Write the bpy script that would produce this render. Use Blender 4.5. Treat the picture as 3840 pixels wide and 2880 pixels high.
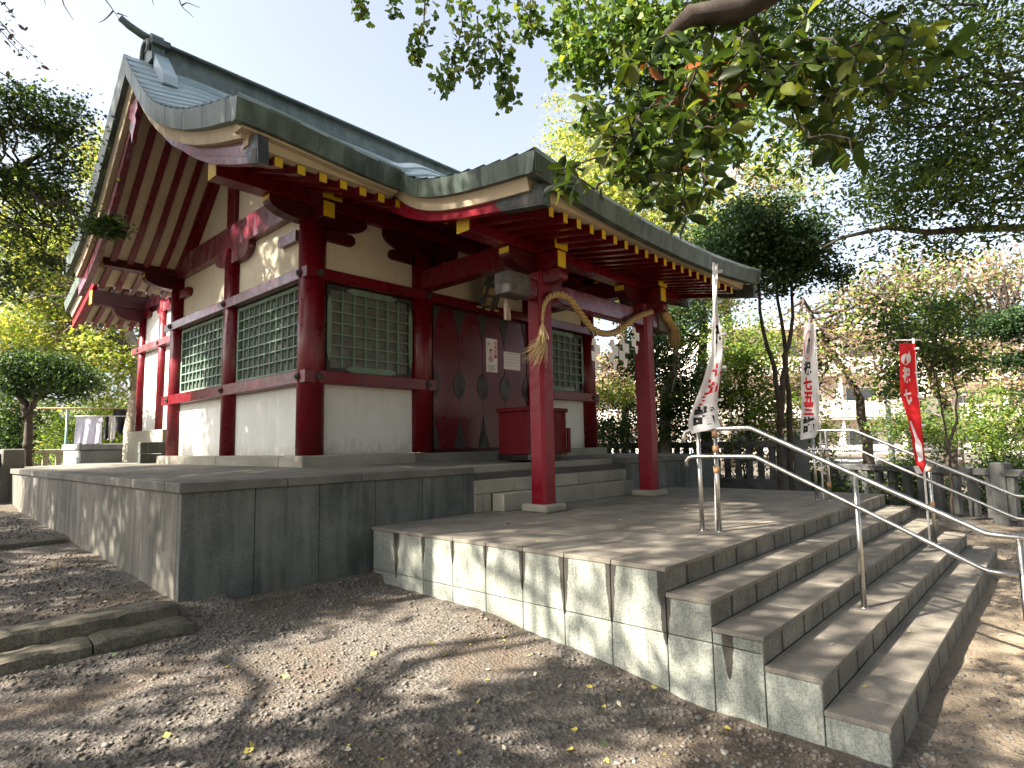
import bpy, math, random
import numpy as np
from mathutils import Matrix, Vector

# ------------------------------------------------------------------ scene, camera, light
S = bpy.context.scene
for o in list(bpy.data.objects):
    bpy.data.objects.remove(o)
COL = S.collection
FPX = 2237.61
CAM = np.array([-1.7602, -5.2985, 0.2664])
YAW, PITCH, ROLL = 0.8276, 0.1004, -0.0180
_cy, _sy = math.cos(YAW), math.sin(YAW)
FWD = np.array([_sy * math.cos(PITCH), _cy * math.cos(PITCH), math.sin(PITCH)])
_r0 = np.array([_cy, -_sy, 0.0])
_u0 = np.cross(_r0, FWD)
RGT = math.cos(ROLL) * _r0 + math.sin(ROLL) * _u0
UPV = -math.sin(ROLL) * _r0 + math.cos(ROLL) * _u0
cam = bpy.data.cameras.new('camera')
cam.sensor_width = 36.0
cam.lens = FPX / 3840.0 * 36.0
cam.clip_start = 0.05
cam.clip_end = 1200.0
cam_o = bpy.data.objects.new('camera', cam)
COL.objects.link(cam_o)
M = Matrix.Identity(4)
for i in range(3):
    M[i][0], M[i][1], M[i][2], M[i][3] = RGT[i], UPV[i], -FWD[i], CAM[i]
cam_o.matrix_world = M
S.camera = cam_o

SUN_TO = Vector((-1.0, 0.36, 0.88)).normalized()       # towards the sun
SUN_EL = math.asin(SUN_TO.z)
SUN_AZ = math.atan2(SUN_TO.x, SUN_TO.y)                # clockwise from +Y
world = bpy.data.worlds.new('World')
S.world = world
world.use_nodes = True
wn = world.node_tree
bg = wn.nodes['Background']
sky = wn.nodes.new('ShaderNodeTexSky')
sky.sky_type = 'NISHITA'
sky.sun_disc = False
sky.sun_elevation = SUN_EL
sky.sun_rotation = SUN_AZ
sky.air_density = 1.0
sky.dust_density = 4.0
sky.ozone_density = 1.0
hz_ = wn.nodes.new('ShaderNodeHueSaturation')       # thin milky autumn haze: a paler sky than a clear one
hz_.inputs['Saturation'].default_value = 0.55
wn.links.new(sky.outputs[0], hz_.inputs['Color'])
wn.links.new(hz_.outputs[0], bg.inputs[0])
bg.inputs[1].default_value = 0.074
sun = bpy.data.lights.new('sun', 'SUN')
sun.energy = 5.0
sun.angle = math.radians(0.53)
sun.color = (1.0, 0.90, 0.76)
sun_o = bpy.data.objects.new('sun', sun)
COL.objects.link(sun_o)
sun_o.rotation_euler = SUN_TO.to_track_quat('Z', 'Y').to_euler()
sun_o.location = (-20, 8, 20)
S.view_settings.view_transform = 'Standard'
S.view_settings.look = 'None'
S.view_settings.exposure = 2.5
S.view_settings.gamma = 1.0
S.view_settings.use_curve_mapping = False
S.cycles.max_bounces = 8
S.cycles.diffuse_bounces = 5
S.cycles.transmission_bounces = 4
S.cycles.caustics_reflective = False
S.cycles.caustics_refractive = False
S.cycles.use_denoising = True

RNG = np.random.default_rng(7)
random.seed(7)


def at(px, py, d):
    """the point seen at photo pixel px, py and d metres in front of the lens plane"""
    return CAM + d * ((px - 1920) / FPX * RGT - (py - 1440) / FPX * UPV + FWD)


# ------------------------------------------------------------------ helpers
OFF = {}


def thing(name, label, cat, loc=(0, 0, 0), group=None):
    o = bpy.data.objects.new(name, None)
    o.empty_display_size = 0.2
    COL.objects.link(o)
    o.location = loc
    o['label'] = label
    o['category'] = cat
    if group:
        o['group'] = group
    OFF[o] = np.array(loc, float)
    return o


def tag(o, label=None, cat=None, group=None, kind=None):
    if label: o['label'] = label
    if cat: o['category'] = cat
    if group: o['group'] = group
    if kind: o['kind'] = kind
    return o


def link(name, me, parent=None, loc=None):
    o = bpy.data.objects.new(name, me)
    COL.objects.link(o)
    if parent is not None:
        o.parent = parent
        OFF[o] = OFF[parent]
    if loc is not None:
        o.location = loc
    return o


def mk(name, V, F, mat, parent=None, smooth=False, midx=None, origin=None):
    """V in world metres; stored relative to the parent thing's base"""
    V = np.asarray(V, float)
    off = OFF[parent] if parent is not None else (np.zeros(3) if origin is None else np.asarray(origin, float))
    me = bpy.data.meshes.new(name)
    me.from_pydata((V - off).tolist(), [], [list(f) for f in F])
    for m in (mat if isinstance(mat, (list, tuple)) else [mat]):
        me.materials.append(m)
    if midx is not None:
        me.polygons.foreach_set('material_index', np.asarray(midx, np.int32))
    if smooth:
        me.polygons.foreach_set('use_smooth', np.ones(len(me.polygons), bool))
    me.update()
    o = link(name, me, parent)
    if parent is None:
        o.location = off
        OFF[o] = off
    return o


def fast_mesh(name, V, corners, starts, mats, midx, smooth=False):
    me = bpy.data.meshes.new(name)
    nV, nL, nF = len(V), len(corners), len(starts)
    me.vertices.add(nV); me.loops.add(nL); me.polygons.add(nF)
    me.vertices.foreach_set('co', np.asarray(V, np.float32).ravel())
    me.loops.foreach_set('vertex_index', np.asarray(corners, np.int32))
    me.polygons.foreach_set('loop_start', np.asarray(starts, np.int32))
    for m in mats: me.materials.append(m)
    if midx is not None:
        me.polygons.foreach_set('material_index', np.asarray(midx, np.int32))
    if smooth:
        me.polygons.foreach_set('use_smooth', np.ones(nF, bool))
    me.update(calc_edges=True)
    me.validate()
    return me


def boxg(x0, x1, y0, y1, z0, z1, c=0.006):
    """chamfered box: 24 verts, 26 faces"""
    c = min(c, (x1 - x0) * .45, (y1 - y0) * .45, (z1 - z0) * .45)
    V, idx = [], {}
    lo, hi = (x0, y0, z0), (x1, y1, z1)
    for sx in (0, 1):
        for sy in (0, 1):
            for sz in (0, 1):
                s = (sx, sy, sz)
                for ax in range(3):
                    p = [0, 0, 0]
                    for k in range(3):
                        e = hi[k] if s[k] else lo[k]
                        ins = c if k != ax else 0
                        p[k] = e - ins if s[k] else e + ins
                    idx[(s, ax)] = len(V)
                    V.append(p)
    F = []
    for ax in range(3):
        b, d = [k for k in range(3) if k != ax]
        for sv in (0, 1):
            q = []
            for (i, j) in ((0, 0), (1, 0), (1, 1), (0, 1)):
                s = [0, 0, 0]; s[ax] = sv; s[b] = i; s[d] = j
                q.append(idx[(tuple(s), ax)])
            flip = (sv == 0) ^ (ax == 1)
            F.append(q[::-1] if flip else q)
    for ax in range(3):
        b, d = [k for k in range(3) if k != ax]
        for i in (0, 1):
            for j in (0, 1):
                s0 = [0, 0, 0]; s0[b] = i; s0[d] = j
                s1 = list(s0); s1[ax] = 1
                s0, s1 = tuple(s0), tuple(s1)
                q = [idx[(s0, b)], idx[(s1, b)], idx[(s1, d)], idx[(s0, d)]]
                F.append(q if ((i ^ j) ^ (ax == 1)) else q[::-1])
    for s in [(i, j, k) for i in (0, 1) for j in (0, 1) for k in (0, 1)]:
        q = [idx[(s, 0)], idx[(s, 1)], idx[(s, 2)]]
        F.append(q if (sum(s) % 2) else q[::-1])
    return np.array(V), F


def box(name, x0, x1, y0, y1, z0, z1, mat, parent=None, c=0.006, **kw):
    V, F = boxg(x0, x1, y0, y1, z0, z1, c)
    return mk(name, V, F, mat, parent, **kw)


_boxcache = {}


def sbox(name, cx, cy, cz, sx, sy, sz, mat, parent, c=0.004):
    """box sharing mesh data with alike boxes"""
    key = (name, round(sx, 4), round(sy, 4), round(sz, 4), mat.name)
    if key not in _boxcache:
        V, F = boxg(-sx / 2, sx / 2, -sy / 2, sy / 2, -sz / 2, sz / 2, c)
        me = bpy.data.meshes.new(name)
        me.from_pydata(V.tolist(), [], F)
        me.materials.append(mat)
        _boxcache[key] = me
    off = OFF[parent] if parent is not None else np.zeros(3)
    return link(name, _boxcache[key], parent, Vector((cx - off[0], cy - off[1], cz - off[2])))


def prismg(poly, ax, a0, a1):
    """poly: list of 2D points in the two other axes (order x,y,z without ax)"""
    n = len(poly)
    V = []
    for a in (a0, a1):
        for p in poly:
            q = list(p); q.insert(ax, a); V.append(q)
    F = [[i, (i + 1) % n, n + (i + 1) % n, n + i] for i in range(n)]
    F += [list(range(n))[::-1], list(range(n, 2 * n))]
    return np.array(V, float), F


def prism(name, poly, ax, a0, a1, mat, parent=None, **kw):
    V, F = prismg(poly, ax, a0, a1)
    return mk(name, V, F, mat, parent, **kw)


def tubeg(pts, rad, n=8, cap=True):
    pts = np.asarray(pts, float)
    m = len(pts)
    rad = np.broadcast_to(np.asarray(rad, float), (m,))
    T = np.gradient(pts, axis=0)
    T /= np.linalg.norm(T, axis=1)[:, None] + 1e-12
    ref = np.array([0, 0, 1.0]) if abs(T[0][2]) < .9 else np.array([1.0, 0, 0])
    V = []
    a = np.cross(T[0], ref); a /= np.linalg.norm(a)
    ang = np.linspace(0, 2 * math.pi, n, endpoint=False)
    for i in range(m):
        a = a - T[i] * (a @ T[i]); a /= np.linalg.norm(a) + 1e-12
        b = np.cross(T[i], a)
        V.append(pts[i] + rad[i] * (np.cos(ang)[:, None] * a + np.sin(ang)[:, None] * b))
    V = np.concatenate(V)
    F = []
    for i in range(m - 1):
        for k in range(n):
            F.append([i * n + k, i * n + (k + 1) % n, (i + 1) * n + (k + 1) % n, (i + 1) * n + k])
    if cap:
        F.append(list(range(n))[::-1]); F.append(list(range((m - 1) * n, m * n)))
    return V, F


def tube(name, pts, rad, mat, parent=None, n=8, smooth=True, **kw):
    V, F = tubeg(pts, rad, n)
    return mk(name, V, F, mat, parent, smooth=smooth, **kw)


def gridg(P):
    """P (a,b,3) -> verts, quads"""
    a, b, _ = P.shape
    V = P.reshape(-1, 3)
    F = [[i * b + j, i * b + j + 1, (i + 1) * b + j + 1, (i + 1) * b + j] for i in range(a - 1) for j in range(b - 1)]
    return V, F


def join(parts):
    V, F, n = [], [], 0
    for v, f in parts:
        V.append(np.asarray(v, float)); F += [[i + n for i in q] for q in f]; n += len(v)
    return np.concatenate(V), F


def strip(name, tops, bots, thick_dir, mat, parent, **kw):
    """a curved board: top polyline and bottom polyline extruded along thick_dir"""
    t, b = np.asarray(tops, float), np.asarray(bots, float)
    d = np.asarray(thick_dir, float)
    n = len(t)
    V = np.concatenate([t, b, t + d, b + d])
    F = []
    for i in range(n - 1):
        F += [[i, i + 1, n + i + 1, n + i], [2 * n + i + 1, 2 * n + i, 3 * n + i, 3 * n + i + 1],
              [i + 1, i, 2 * n + i, 2 * n + i + 1], [n + i, n + i + 1, 3 * n + i + 1, 3 * n + i]]
    F += [[0, n, 3 * n, 2 * n], [n - 1, 3 * n - 1, 4 * n - 1, 2 * n - 1]]
    return mk(name, V, F, mat, parent, **kw)


def smooth01(t):
    t = np.clip(t, 0, 1)
    return t * t * (3 - 2 * t)


def text_geo(body, size=1.0, bold=0.0):
    """flat mesh of the words in the built-in font: verts (n,2), faces"""
    cu = bpy.data.curves.new('txt', 'FONT')
    cu.body = body; cu.size = size; cu.align_x = 'CENTER'; cu.align_y = 'CENTER'
    cu.offset = bold; cu.resolution_u = 3
    o = bpy.data.objects.new('txt', cu)
    COL.objects.link(o)
    dg = bpy.context.evaluated_depsgraph_get()
    me = bpy.data.meshes.new_from_object(o.evaluated_get(dg))
    V = np.array([v.co[:2] for v in me.vertices]) if len(me.vertices) else np.zeros((0, 2))
    F = [list(p.vertices) for p in me.polygons]
    bpy.data.objects.remove(o); bpy.data.curves.remove(cu); bpy.data.meshes.remove(me)
    if len(V):
        V = V - (V.max(0) + V.min(0)) / 2
    return V, F


# ------------------------------------------------------------------ materials
def newmat(name):
    m = bpy.data.materials.new(name)
    m.use_nodes = True
    nt = m.node_tree
    return m, nt, nt.nodes['Principled BSDF']


def N(nt, t, **kw):
    n = nt.nodes.new(t)
    for k, v in kw.items():
        if k.startswith('i_'):
            n.inputs[k[2:].replace('_', ' ')].default_value = v
        else:
            setattr(n, k, v)
    return n


def ramp(nt, fac, stops):
    r = nt.nodes.new('ShaderNodeValToRGB')
    e = r.color_ramp.elements
    while len(e) < len(stops): e.new(0.5)
    for i, (p, c) in enumerate(stops):
        e[i].position = p
        e[i].color = (*c, 1) if len(c) == 3 else c
    nt.links.new(fac, r.inputs[0])
    return r.outputs[0]


def mathn(nt, op, a, b=None, c=None):
    n = nt.nodes.new('ShaderNodeMath'); n.operation = op
    for i, v in enumerate((a, b, c)):
        if v is None: continue
        if isinstance(v, (int, float)): n.inputs[i].default_value = v
        else: nt.links.new(v, n.inputs[i])
    return n.outputs[0]


def mixc(nt, f, a, b, mode='MIX'):
    n = nt.nodes.new('ShaderNodeMix'); n.data_type = 'RGBA'; n.blend_type = mode
    for sock, v in ((n.inputs[0], f), (n.inputs[6], a), (n.inputs[7], b)):
        if isinstance(v, (int, float)): sock.default_value = v
        elif isinstance(v, tuple): sock.default_value = (*v, 1)
        else: nt.links.new(v, sock)
    return n.outputs[2]


def noise(nt, vec, scale, detail=4, rough=0.55, dist=0.0):
    n = nt.nodes.new('ShaderNodeTexNoise')
    n.inputs['Scale'].default_value = scale
    n.inputs['Detail'].default_value = detail
    n.inputs['Roughness'].default_value = rough
    n.inputs['Distortion'].default_value = dist
    if vec is not None: nt.links.new(vec, n.inputs['Vector'])
    return n.outputs['Fac']


def pos(nt, sc=(1, 1, 1)):
    g = nt.nodes.new('ShaderNodeNewGeometry')
    if sc == (1, 1, 1): return g.outputs['Position']
    m = nt.nodes.new('ShaderNodeMapping')
    m.inputs['Scale'].default_value = sc
    nt.links.new(g.outputs['Position'], m.inputs['Vector'])
    return m.outputs[0]


def bump(nt, bsdf, h, strength=0.3, dist=0.01):
    b = nt.nodes.new('ShaderNodeBump')
    b.inputs['Strength'].default_value = strength
    b.inputs['Distance'].default_value = dist
    nt.links.new(h, b.inputs['Height'])
    nt.links.new(b.outputs[0], bsdf.inputs['Normal'])


def stone(name, c0, c1, speck=None, fine=90, streak=None, streak_amt=0.7, rough=0.8, blot=1.4, bumps=0.35, stain=None):
    m, nt, b = newmat(name)
    p = pos(nt)
    big = noise(nt, p, blot, 5, .6)
    col = ramp(nt, big, [(.32, c0), (.68, c1)])
    if speck:
        f = noise(nt, p, fine, 2, .6)
        col = mixc(nt, ramp(nt, f, [(.42, (0, 0, 0)), (.62, (1, 1, 1))]), col, mixc(nt, 1.0, col, speck, 'MULTIPLY'))
    if streak:
        st = noise(nt, pos(nt, (4.5, 4.5, .5)), 1.6, 6, .65, .6)
        col = mixc(nt, mathn(nt, 'MULTIPLY', ramp(nt, st, [(.44, (0, 0, 0)), (.62, (1, 1, 1))]), streak_amt), col, streak)
    oi = nt.nodes.new('ShaderNodeObjectInfo')
    v = mathn(nt, 'MULTIPLY_ADD', oi.outputs['Random'], .28, .86)
    hsv = nt.nodes.new('ShaderNodeHueSaturation')
    nt.links.new(v, hsv.inputs['Value']); nt.links.new(col, hsv.inputs['Color'])
    col = hsv.outputs[0]
    if stain is not None:
        col = stain(nt, col)
    nt.links.new(col, b.inputs['Base Color'])
    b.inputs['Roughness'].default_value = rough
    bump(nt, b, noise(nt, p, 160, 3, .7), bumps, .004)
    return m


def paint(name, c, var=0.25, rough=0.35, coat=0.3, wear=None, dirt=None, dscale=2.5, spec=0.4, extra=None):
    m, nt, b = newmat(name)
    p = pos(nt)
    col = ramp(nt, noise(nt, p, dscale, 5, .6), [(.3, tuple(x * (1 - var) for x in c)), (.7, c)])
    if dirt:
        col = mixc(nt, ramp(nt, noise(nt, pos(nt, (3, 3, 1)), 2.2, 6, .65), [(.5, (0, 0, 0)), (.72, (.75, .75, .75))]), col, dirt)
    if wear:
        w = noise(nt, p, 38, 4, .7)
        col = mixc(nt, ramp(nt, w, [(.715, (0, 0, 0)), (.73, (1, 1, 1))]), col, wear)
    if extra: col = extra(nt, col)
    nt.links.new(col, b.inputs['Base Color'])
    nt.links.new(ramp(nt, noise(nt, p, 9, 3), [(.3, (rough * .7,) * 3), (.7, (min(1, rough * 1.5),) * 3)]), b.inputs['Roughness'])
    b.inputs['Coat Weight'].default_value = coat
    b.inputs['Coat Roughness'].default_value = .18
    bump(nt, b, noise(nt, pos(nt, (6, 6, 2)), 2.0, 3), .05, .01)
    b.inputs['Specular IOR Level'].default_value = spec
    return m


def metal(name, c, rough=0.3, met=1.0):
    m, nt, b = newmat(name)
    p = pos(nt)
    nt.links.new(ramp(nt, noise(nt, p, 6, 4), [(.3, tuple(x * .75 for x in c)), (.7, c)]), b.inputs['Base Color'])
    b.inputs['Metallic'].default_value = met
    nt.links.new(ramp(nt, noise(nt, p, 14, 4), [(.3, (rough * .7,) * 3), (.7, (rough * 1.4,) * 3)]), b.inputs['Roughness'])
    return m


def leafmat(name, cols, transl=0.4, rough=0.5, spec=0.3, tint=(1.35, 1.3, .55)):
    m = bpy.data.materials.new(name); m.use_nodes = True
    nt = m.node_tree
    b = nt.nodes['Principled BSDF']; out = nt.nodes['Material Output']
    g = nt.nodes.new('ShaderNodeNewGeometry')
    k = len(cols)
    col = ramp(nt, g.outputs['Random Per Island'], [(i / max(1, k - 1), c) for i, c in enumerate(cols)])
    n = noise(nt, g.outputs['Position'], 1.1, 3)
    col = mixc(nt, 1.0, col, ramp(nt, n, [(.3, (.62, .62, .62)), (.7, (1.25, 1.25, 1.25))]), 'MULTIPLY')
    nt.links.new(col, b.inputs['Base Color'])
    b.inputs['Roughness'].default_value = rough
    b.inputs['Specular IOR Level'].default_value = spec
    t = nt.nodes.new('ShaderNodeBsdfTranslucent')
    tc = mixc(nt, 1.0, col, tint, 'MULTIPLY')
    nt.links.new(tc, t.inputs[0])
    mx = nt.nodes.new('ShaderNodeMixShader'); mx.inputs[0].default_value = transl
    nt.links.new(b.outputs[0], mx.inputs[1]); nt.links.new(t.outputs[0], mx.inputs[2])
    nt.links.new(mx.outputs[0], out.inputs[0])
    return m


def drip_stain(nt, col):
    """dark run-off stains hanging below the tile joints of the landing's side"""
    g = nt.nodes.new('ShaderNodeNewGeometry')
    sx = nt.nodes.new('ShaderNodeSeparateXYZ'); nt.links.new(g.outputs['Position'], sx.inputs[0])
    y, z = sx.outputs[1], sx.outputs[2]
    k = mathn(nt, 'DIVIDE', mathn(nt, 'ADD', y, .389), .4145)
    r = mathn(nt, 'ROUND', k)
    d = mathn(nt, 'MULTIPLY', mathn(nt, 'ABSOLUTE', mathn(nt, 'SUBTRACT', k, r)), .4145)
    wn_ = nt.nodes.new('ShaderNodeTexWhiteNoise'); wn_.noise_dimensions = '1D'
    nt.links.new(r, wn_.inputs['W'])
    dep = mathn(nt, 'SUBTRACT', -.556, z)
    ln = mathn(nt, 'MULTIPLY_ADD', wn_.outputs['Value'], .45, .2)
    prof = mathn(nt, 'MAXIMUM', mathn(nt, 'SUBTRACT', 1.0, mathn(nt, 'DIVIDE', dep, ln)), 0)
    wid = mathn(nt, 'MULTIPLY', mathn(nt, 'POWER', prof, .5), mathn(nt, 'MULTIPLY_ADD', wn_.outputs['Value'], .035, .03))
    rag = mathn(nt, 'MULTIPLY_ADD', noise(nt, pos(nt, (1, 30, 6)), 2, 4, .7), 1.6, .2)
    mask = mathn(nt, 'LESS_THAN', d, mathn(nt, 'MULTIPLY', wid, rag))
    st = noise(nt, pos(nt, (1, 9, 1.2)), 2.4, 5, .7)
    mask2 = mathn(nt, 'MAXIMUM', mathn(nt, 'MULTIPLY', mask, .93), ramp(nt, st, [(.56, (0, 0, 0)), (.74, (.7, .7, .7))]))
    return mixc(nt, mask2, col, (.022, .018, .013))


def joint_stain(nt, col):
    """dirt washed down the joints between the riser tiles"""
    g = nt.nodes.new('ShaderNodeNewGeometry')
    sx = nt.nodes.new('ShaderNodeSeparateXYZ'); nt.links.new(g.outputs['Position'], sx.inputs[0])
    k = mathn(nt, 'DIVIDE', mathn(nt, 'SUBTRACT', sx.outputs[0], 2.174), .4245)
    d = mathn(nt, 'MULTIPLY', mathn(nt, 'ABSOLUTE', mathn(nt, 'SUBTRACT', k, mathn(nt, 'ROUND', k))), .4245)
    w = mathn(nt, 'MULTIPLY_ADD', noise(nt, pos(nt, (3, 3, 2)), 2.2, 4, .7), .055, -.006)
    m = mathn(nt, 'LESS_THAN', d, w)
    st = noise(nt, pos(nt, (8, 8, .8)), 2.0, 5, .7)
    m2 = mathn(nt, 'MAXIMUM', mathn(nt, 'MULTIPLY', m, .8), ramp(nt, st, [(.54, (0, 0, 0)), (.72, (.6, .6, .6))]))
    return mixc(nt, m2, col, (.03, .026, .02))


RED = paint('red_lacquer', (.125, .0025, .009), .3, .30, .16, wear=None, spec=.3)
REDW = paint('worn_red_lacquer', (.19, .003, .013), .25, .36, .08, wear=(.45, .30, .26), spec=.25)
REDF = paint('blotched_red_lacquer', (.13, .012, .024), .35, .3, .4, dirt=(.22, .14, .19), dscale=4)  # red with pale lavender blotches mixed in
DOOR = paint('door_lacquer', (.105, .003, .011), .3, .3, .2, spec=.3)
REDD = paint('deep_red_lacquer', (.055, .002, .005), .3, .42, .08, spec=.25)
YEL = paint('yellow_paint', (.62, .42, .02), .15, .45, .1)
def grime(nt, col):
    g = nt.nodes.new('ShaderNodeNewGeometry')
    sx = nt.nodes.new('ShaderNodeSeparateXYZ'); nt.links.new(g.outputs['Position'], sx.inputs[0])
    base = mathn(nt, 'SUBTRACT', 1.0, mathn(nt, 'MULTIPLY', mathn(nt, 'SUBTRACT', sx.outputs[2], .16), 4.0))
    n1 = noise(nt, pos(nt, (9, 9, 4)), 1.5, 5, .7)
    m1 = ramp(nt, mathn(nt, 'ADD', mathn(nt, 'MULTIPLY', base, .35), n1), [(.55, (0, 0, 0)), (.95, (.55, .55, .55))])
    n2 = noise(nt, pos(nt, (11, 11, .7)), 1.3, 5, .7)
    m2 = ramp(nt, n2, [(.56, (0, 0, 0)), (.8, (.4, .4, .4))])
    n3 = noise(nt, pos(nt), 60, 2, .5)
    m3 = ramp(nt, n3, [(.74, (0, 0, 0)), (.78, (.5, .5, .5))])
    return mixc(nt, mathn(nt, 'MAXIMUM', mathn(nt, 'MAXIMUM', m1, m2), m3), col, (.27, .23, .16))


PLAS = paint('bounce_tinted_plaster', (.58, .53, .41), .08, .8, 0, dirt=(.50, .44, .33), dscale=1.2, extra=grime)  # same white plaster, with warm bounced light mixed into its colour
PLASL = paint('pale_plaster', (.62, .63, .59), .07, .8, 0, dirt=(.54, .53, .47), dscale=1.2, extra=grime)  # the white plaster without the warm bounce tint
CREAM = paint('cream_board', (.46, .385, .27), .18, .7, 0, dirt=(.40, .33, .24))
GREENL = paint('lattice_green', (.17, .26, .20), .25, .6, 0, dirt=(.09, .14, .11))
PANE = paint('window_paper', (.16, .17, .155), .5, .5, 0, dscale=5)
IRON = paint('dark_iron', (.035, .033, .032), .4, .5, 0, dscale=30)
GOLD = metal('gold_leaf', (.42, .29, .12), .5)
BLACK = paint('black_lacquer', (.012, .012, .013), .3, .3, .3)
GREY = paint('grey_sheet_metal', (.075, .07, .066), .4, .6, 0, dirt=(.17, .15, .13), dscale=6, spec=.25)
CU_F = stone('copper_patina_edge', (.020, .031, .026), (.062, .088, .072), None, streak=(.135, .18, .15), streak_amt=.5, rough=.5, blot=3.0, bumps=.1)
CU_R = stone('copper_roof_sheet', (.21, .29, .32), (.33, .42, .46), None, rough=.36, blot=2.0, bumps=.05)
CU_B = stone('copper_ridge', (.035, .05, .05), (.085, .115, .115), None, streak=(.14, .19, .185), streak_amt=.35, rough=.45, blot=2.5, bumps=.08)
CAPD = paint('dark_copper_cap', (.035, .042, .04), .5, .4, 0, dirt=(.12, .15, .13), dscale=8)
ST_W = stone('dark_wall_stone', (.036, .044, .040), (.125, .13, .118), (.55, .57, .56), 110, streak=(.24, .235, .21), streak_amt=.22)
ST_L = stone('streaked_wall_stone', (.060, .060, .051), (.14, .132, .11), (.7, .7, .68), 110, streak=(.25, .235, .195), streak_amt=.45)
ST_C = stone('coping_stone', (.075, .076, .066), (.19, .18, .155), (.6, .6, .58), 110)
ST_S = stone('platform_slab', (.11, .105, .09), (.20, .19, .16), (.75, .75, .75), 90)
ST_B = stone('base_stone', (.21, .197, .155), (.33, .31, .25), (.78, .78, .76), 130)
GRAN = stone('granite_tile', (.24, .255, .23), (.35, .36, .32), (.42, .46, .44), 75, blot=3)
GRANS = stone('granite_side_tile', (.20, .215, .19), (.30, .315, .275), (.58, .61, .58), 95, blot=2.2, stain=drip_stain)
PAVE = stone('paving_tile', (.145, .13, .108), (.25, .225, .185), (.7, .7, .7), 120, blot=2.2)
RISE = stone('riser_tile', (.115, .105, .082), (.25, .232, .187), (.5, .52, .5), 90, blot=3.5, stain=joint_stain)
MORT = stone('mortar', (.045, .042, .036), (.075, .07, .06), None)
FENC = stone('fence_stone', (.055, .058, .058), (.12, .125, .122), (.6, .6, .6), 100, blot=4)
CONC = stone('grey_concrete', (.22, .235, .25), (.32, .335, .345), None, 100, streak=(.13, .13, .12), streak_amt=.4)
FENL = stone('pale_fence_stone', (.42, .36, .25), (.55, .49, .36), None, 100)
CURB = stone('kerb_stone', (.07, .063, .045), (.155, .138, .10), (.55, .55, .5), 60, blot=5, bumps=.6)
STEEL = metal('stainless_tube', (.56, .55, .52), .3)
TAPE = paint('brown_tape', (.42, .24, .12), .2, .4, 0)
WHITEP = paint('white_paint', (.78, .78, .76), .08, .5, 0)
STRAW = paint('straw', (.46, .32, .13), .45, .8, 0, dscale=40)
STRAWL = paint('pale_straw', (.66, .52, .27), .3, .8, 0, dscale=40)
PAPER = paint('white_paper', (.75, .75, .74), .04, .7, 0)
BARK = stone('bark', (.026, .020, .016), (.068, .052, .040), None, blot=9, bumps=1.0, rough=.9)
BARKP = stone('pale_bark', (.17, .14, .11), (.33, .28, .225), None, blot=7, bumps=.8, rough=.9)
TWIG = stone('twig', (.06, .05, .045), (.10, .085, .075), None, rough=.9)


def clothmat(name, c, transl=.35):
    m = bpy.data.materials.new(name); m.use_nodes = True
    nt = m.node_tree
    b = nt.nodes['Principled BSDF']; out = nt.nodes['Material Output']
    col = ramp(nt, noise(nt, pos(nt), 7, 4), [(.3, tuple(x * .9 for x in c)), (.7, c)])
    nt.links.new(col, b.inputs['Base Color']); b.inputs['Roughness'].default_value = .85
    t = nt.nodes.new('ShaderNodeBsdfTranslucent'); nt.links.new(col, t.inputs[0])
    mx = nt.nodes.new('ShaderNodeMixShader'); mx.inputs[0].default_value = transl
    nt.links.new(b.outputs[0], mx.inputs[1]); nt.links.new(t.outputs[0], mx.inputs[2])
    nt.links.new(mx.outputs[0], out.inputs[0])
    return m


CLW = clothmat('white_cloth', (.78, .77, .78))
CLR = clothmat('red_cloth', (.62, .012, .018))
INKR = clothmat('red_print', (.62, .012, .02))
INKB = clothmat('black_print', (.015, .014, .016))
INKG = clothmat('grey_print', (.33, .31, .34))
INKW = clothmat('white_print', (.78, .76, .8))
CLP = clothmat('pale_blue_cloth', (.70, .70, .86))
CLK = clothmat('charcoal_cloth', (.05, .05, .06), .1)


def ground_mat():
    m, nt, b = newmat('gravel_ground')
    p = pos(nt)
    sx = nt.nodes.new('ShaderNodeSeparateXYZ'); nt.links.new(p, sx.inputs[0])
    v = nt.nodes.new('ShaderNodeTexVoronoi'); v.inputs['Scale'].default_value = 46
    nt.links.new(p, v.inputs['Vector'])
    g = ramp(nt, v.outputs['Color'], [(.1, (.062, .054, .046)), (.5, (.11, .097, .083)), (.9, (.18, .16, .136))])
    dirt = ramp(nt, noise(nt, p, 26, 5, .7), [(.3, (.068, .052, .038)), (.7, (.14, .109, .08))])
    sand = ramp(nt, noise(nt, p, 18, 6, .7), [(.3, (.25, .195, .132)), (.7, (.38, .305, .215))])
    f1 = ramp(nt, noise(nt, p, .9, 5, .6, .4), [(.46, (0, 0, 0)), (.60, (1, 1, 1))])
    col = mixc(nt, f1, g, dirt)
    # trodden sandy path along the foot of the stairs (x - y large)
    e = mathn(nt, 'ADD', mathn(nt, 'SUBTRACT', sx.outputs[0], mathn(nt, 'MULTIPLY', sx.outputs[1], 1.0)),
              mathn(nt, 'MULTIPLY', noise(nt, p, 1.2, 4), 1.6))
    sa = ramp(nt, mathn(nt, 'MULTIPLY_ADD', e, .5, -3.6), [(0, (0, 0, 0)), (1, (1, 1, 1))])
    fr = ramp(nt, mathn(nt, 'MULTIPLY_ADD', sx.outputs[1], -1.0, -3.9), [(0, (0, 0, 0)), (1, (1, 1, 1))])
    col = mixc(nt, mathn(nt, 'MULTIPLY', sa, fr), col, sand)
    nt.links.new(col, b.inputs['Base Color'])
    b.inputs['Roughness'].default_value = .95
    h = mathn(nt, 'ADD', mathn(nt, 'MULTIPLY', v.outputs['Distance'], .8), noise(nt, p, 60, 5, .7))
    bump(nt, b, h, .9, .02)
    return m


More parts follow.
